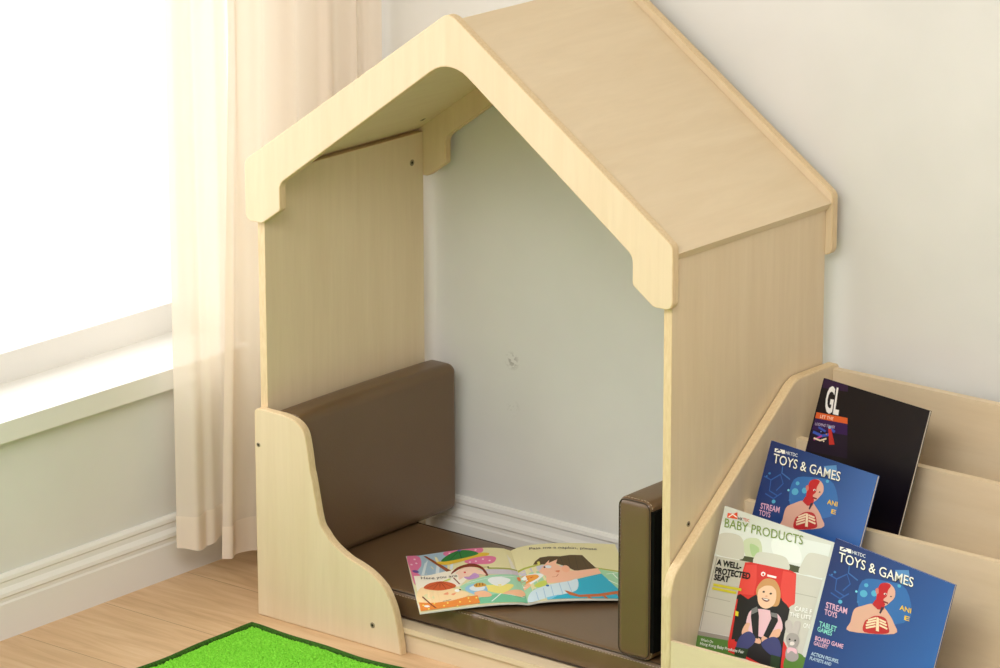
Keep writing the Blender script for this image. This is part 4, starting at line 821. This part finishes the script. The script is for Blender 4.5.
# ------------------------------------------------------------------ rug
RX0, RX1, RY0, RY1, RH = .0455, 1.25, -.95, -.0545, .0085
rug = thing('rug', 'bright green short-pile rug on the wooden floor before the play house', 'rug', ((RX0+RX1)/2, (RY0+RY1)/2, 0)); GO = rug.location.copy()
def rug_edge(x, y):
    wob = .0035*math.sin(x*17+.6)+.002*math.sin(x*41); wob2 = .0022*math.sin(y*19)+.001*math.sin(y*47)
    tx = (x-RX0)/(RX1-RX0); ty = (y-RY0)/(RY1-RY0)
    return Vector((x+wob2*(1-tx), y+wob*ty, 0))
bm = bmesh.new(); st = .0019
xs = [RX0+.0075+st*i for i in range(int(.40/st))]+[RX0+.0075+.40+i*.02 for i in range(int((RX1-RX0-.41)/.02)+1)]
ys = [RY1-.0075-st*i for i in range(int(.24/st))]+[RY1-.245-i*.02 for i in range(int((RY1-.245-RY0)/.02))]
gv = []
for x in xs:
    col = []
    for y in ys:
        p = rug_edge(x, y); e = min(x-RX0-.0075, RY1-.0075-y)
        hgt = RH+random.uniform(-.0016,.0016)-.003*math.exp(-max(0, e)/.002)+.0008*noise.noise(Vector((x*40,y*40,0)))
        col.append(bm.verts.new((p.x+random.uniform(-.0006,.0006), p.y+random.uniform(-.0006,.0006), hgt)))
    gv.append(col)
for a, b in zip(gv, gv[1:]):
    for j in range(len(ys)-1): bm.faces.new((a[j], b[j], b[j+1], a[j+1]))
pl = from_bm('pile', bm, [pile_m], rug, False, GO); pl['kind'] = 'stuff'
bm = bmesh.new(); pa = []
for i in range(121): pa.append(rug_edge(RX0+(RX1-RX0)*(1-i/120), RY1)+Vector((0,0,.0048)))
for i in range(1, 91): pa.append(rug_edge(RX0, RY1-(RY1-RY0)*i/90)+Vector((0,0,.0048)))
tube(bm, pa, .0052, False, 8); from_bm('edge_binding', bm, [bind_m], rug, True, GO)
bm = bmesh.new(); q = [rug_edge(RX0, RY1), rug_edge(RX1, RY1), rug_edge(RX1, RY0), rug_edge(RX0, RY0)]
box(bm, (RX0+.005, RY0+.004, .0002), (RX1-.005, RY1-.005, .004)); from_bm('back_layer', bm, [bind_m], rug, False, GO)
# ------------------------------------------------------------------ curtains
def curtain(name, label, pts, z0, z1, folds, seed, spread=lambda s, z: 0):
    rnd = random.Random(seed); P = resample(catmull([Vector((*p, 0)) for p in pts], 8), .004)
    t = thing(name, label, 'curtain', (P[len(P)//2].x, P[len(P)//2].y, z0), 'sheer curtains'); o = t.location.copy()
    def sheet(nm, za, zb, m, off, nz):
        bm = bmesh.new(); rows = []
        for k in range(nz+1):
            z = za+(zb-za)*k/nz; row = []
            for i, p in enumerate(P):
                s = i/(len(P)-1); a = P[max(0,i-1)]; b = P[min(len(P)-1,i+1)]; d = (b-a).normalized(); nn = Vector((-d.y, d.x, 0))
                amp = folds(s, z); zz = z
                if k == 0 and nm != 'panel': zz += .003*math.sin(s*9+seed)
                row.append(bm.verts.new(p+nn*(amp+off)+Vector((0,spread(s, z),zz))))
            rows.append(row)
        for A, B in zip(rows, rows[1:]):
            for i in range(len(A)-1): bm.faces.new((A[i], A[i+1], B[i+1], B[i]))
        return from_bm(nm, bm, [m], t, True, o)
    sheet('panel', z0+.004, z1, sheer, 0, 40); sheet('hem', z0, z0+.052, sheer_hem, -.0012, 8)
curtain('curtain', 'sheer cream curtain half nearest the window with the higher hem', [(-.152,.003),(-.144,.006),(-.128,.0145),(-.126,.0225),(-.138,.046),(-.132,.0616),(-.140,.089),(-.128,.096),(-.132,.109)], .062, 1.9,
        lambda s, z: .0022*math.sin(s*11+z*2.2)*(1-z*.2), 1)
curtain('curtain', 'sheer cream curtain hanging behind the play house, the half with the lower hem', [(-.112,.090),(-.102,.0975),(-.113,.112),(-.112,.1321),(-.104,.1488),(-.117,.168),(-.108,.1914),(-.090,.2081),(-.104,.232),(-.100,.2646),(-.082,.2686),(-.080,.2751),(-.096,.304),(-.086,.3237),(-.074,.325),(-.090,.350),(-.074,.353),(-.066,.3633),(-.062,.37)], .040, 1.9,
        lambda s, z: .0016*math.sin(s*15+z*1.7), 2, lambda s, z: -.034*max(0, 1-s*3)*max(0, 1-max(0, z-.05)/.75))
# ------------------------------------------------------------------ camera, light
sc = bpy.context.scene
cam = bpy.data.cameras.new('camera'); co = bpy.data.objects.new('camera', cam); COL.objects.link(co)
R = [[0.7723584347117302, 0.6351834599872728, -0.002102495717634225], [0.1739026206655275, -0.21464009219472596, -0.9610866294711945], [-0.6109176105296914, 0.7419377352455098, -0.276239153929084]]
Cp = Vector((3.8684466427817172, -4.137461314012275, 2.0417657082193807))
M = Matrix((Vector(R[0]), -Vector(R[1]), -Vector(R[2]))).transposed().to_4x4(); M.translation = Cp
co.matrix_world = M; cam.sensor_width = 36; cam.sensor_fit = 'HORIZONTAL'; cam.lens = 36*4163.133811842714/1000; cam.clip_end = 100; cam.clip_start = .1
sc.camera = co
def area(name, loc, target, sx, sy, power, col):
    l = bpy.data.lights.new(name, 'AREA'); l.shape = 'RECTANGLE'; l.size = sx*S; l.size_y = sy*S; l.energy = power; l.color = col
    o = bpy.data.objects.new(name, l); COL.objects.link(o); o.location = loc
    o.rotation_euler = (Vector(target)-Vector(loc)).to_track_quat('-Z', 'Y').to_euler(); return o
for nm, (loc, tgt, sz, pw, cl) in LAMPS.items():
    if pw > 0: area(nm, loc, tgt, sz, sz, pw, cl)
w = bpy.data.worlds.new('world'); sc.world = w; w.use_nodes = True; nt = w.node_tree
bg = nt.nodes['Background']; bg.inputs[1].default_value = 1
tc = N(nt, 'ShaderNodeTexCoord'); sx = N(nt, 'ShaderNodeSeparateXYZ'); nt.links.new(tc.outputs['Generated'], sx.inputs[0])
mr = N(nt, 'ShaderNodeMapRange'); mr.inputs[1].default_value = -.25; mr.inputs[2].default_value = .05
mr.inputs[3].default_value = LP['sky']; mr.inputs[4].default_value = LP['world']; nt.links.new(sx.outputs[0], mr.inputs[0])
cm = N(nt, 'ShaderNodeCombineColor')
for i, k in enumerate(LP['wcol']):
    mu = N(nt, 'ShaderNodeMath', operation='MULTIPLY'); mu.inputs[1].default_value = k; nt.links.new(mr.outputs[0], mu.inputs[0]); nt.links.new(mu.outputs[0], cm.inputs[i])
nt.links.new(cm.outputs[0], bg.inputs[0])
vs = sc.view_settings; vs.view_transform = 'Standard'; vs.look = 'None'; vs.gamma = 1; vs.use_curve_mapping = False; vs.exposure = LP['exp']
# ------------------------------------------------------------------ to metres
bpy.context.view_layer.update()
done = set()
for o in list(sc.objects):
    if o.type == 'MESH' and o.data.name not in done:
        done.add(o.data.name); o.data.transform(Matrix.Scale(S, 4))
    o.location = o.location*S
    if o.parent: o.matrix_parent_inverse = Matrix.Identity(4)
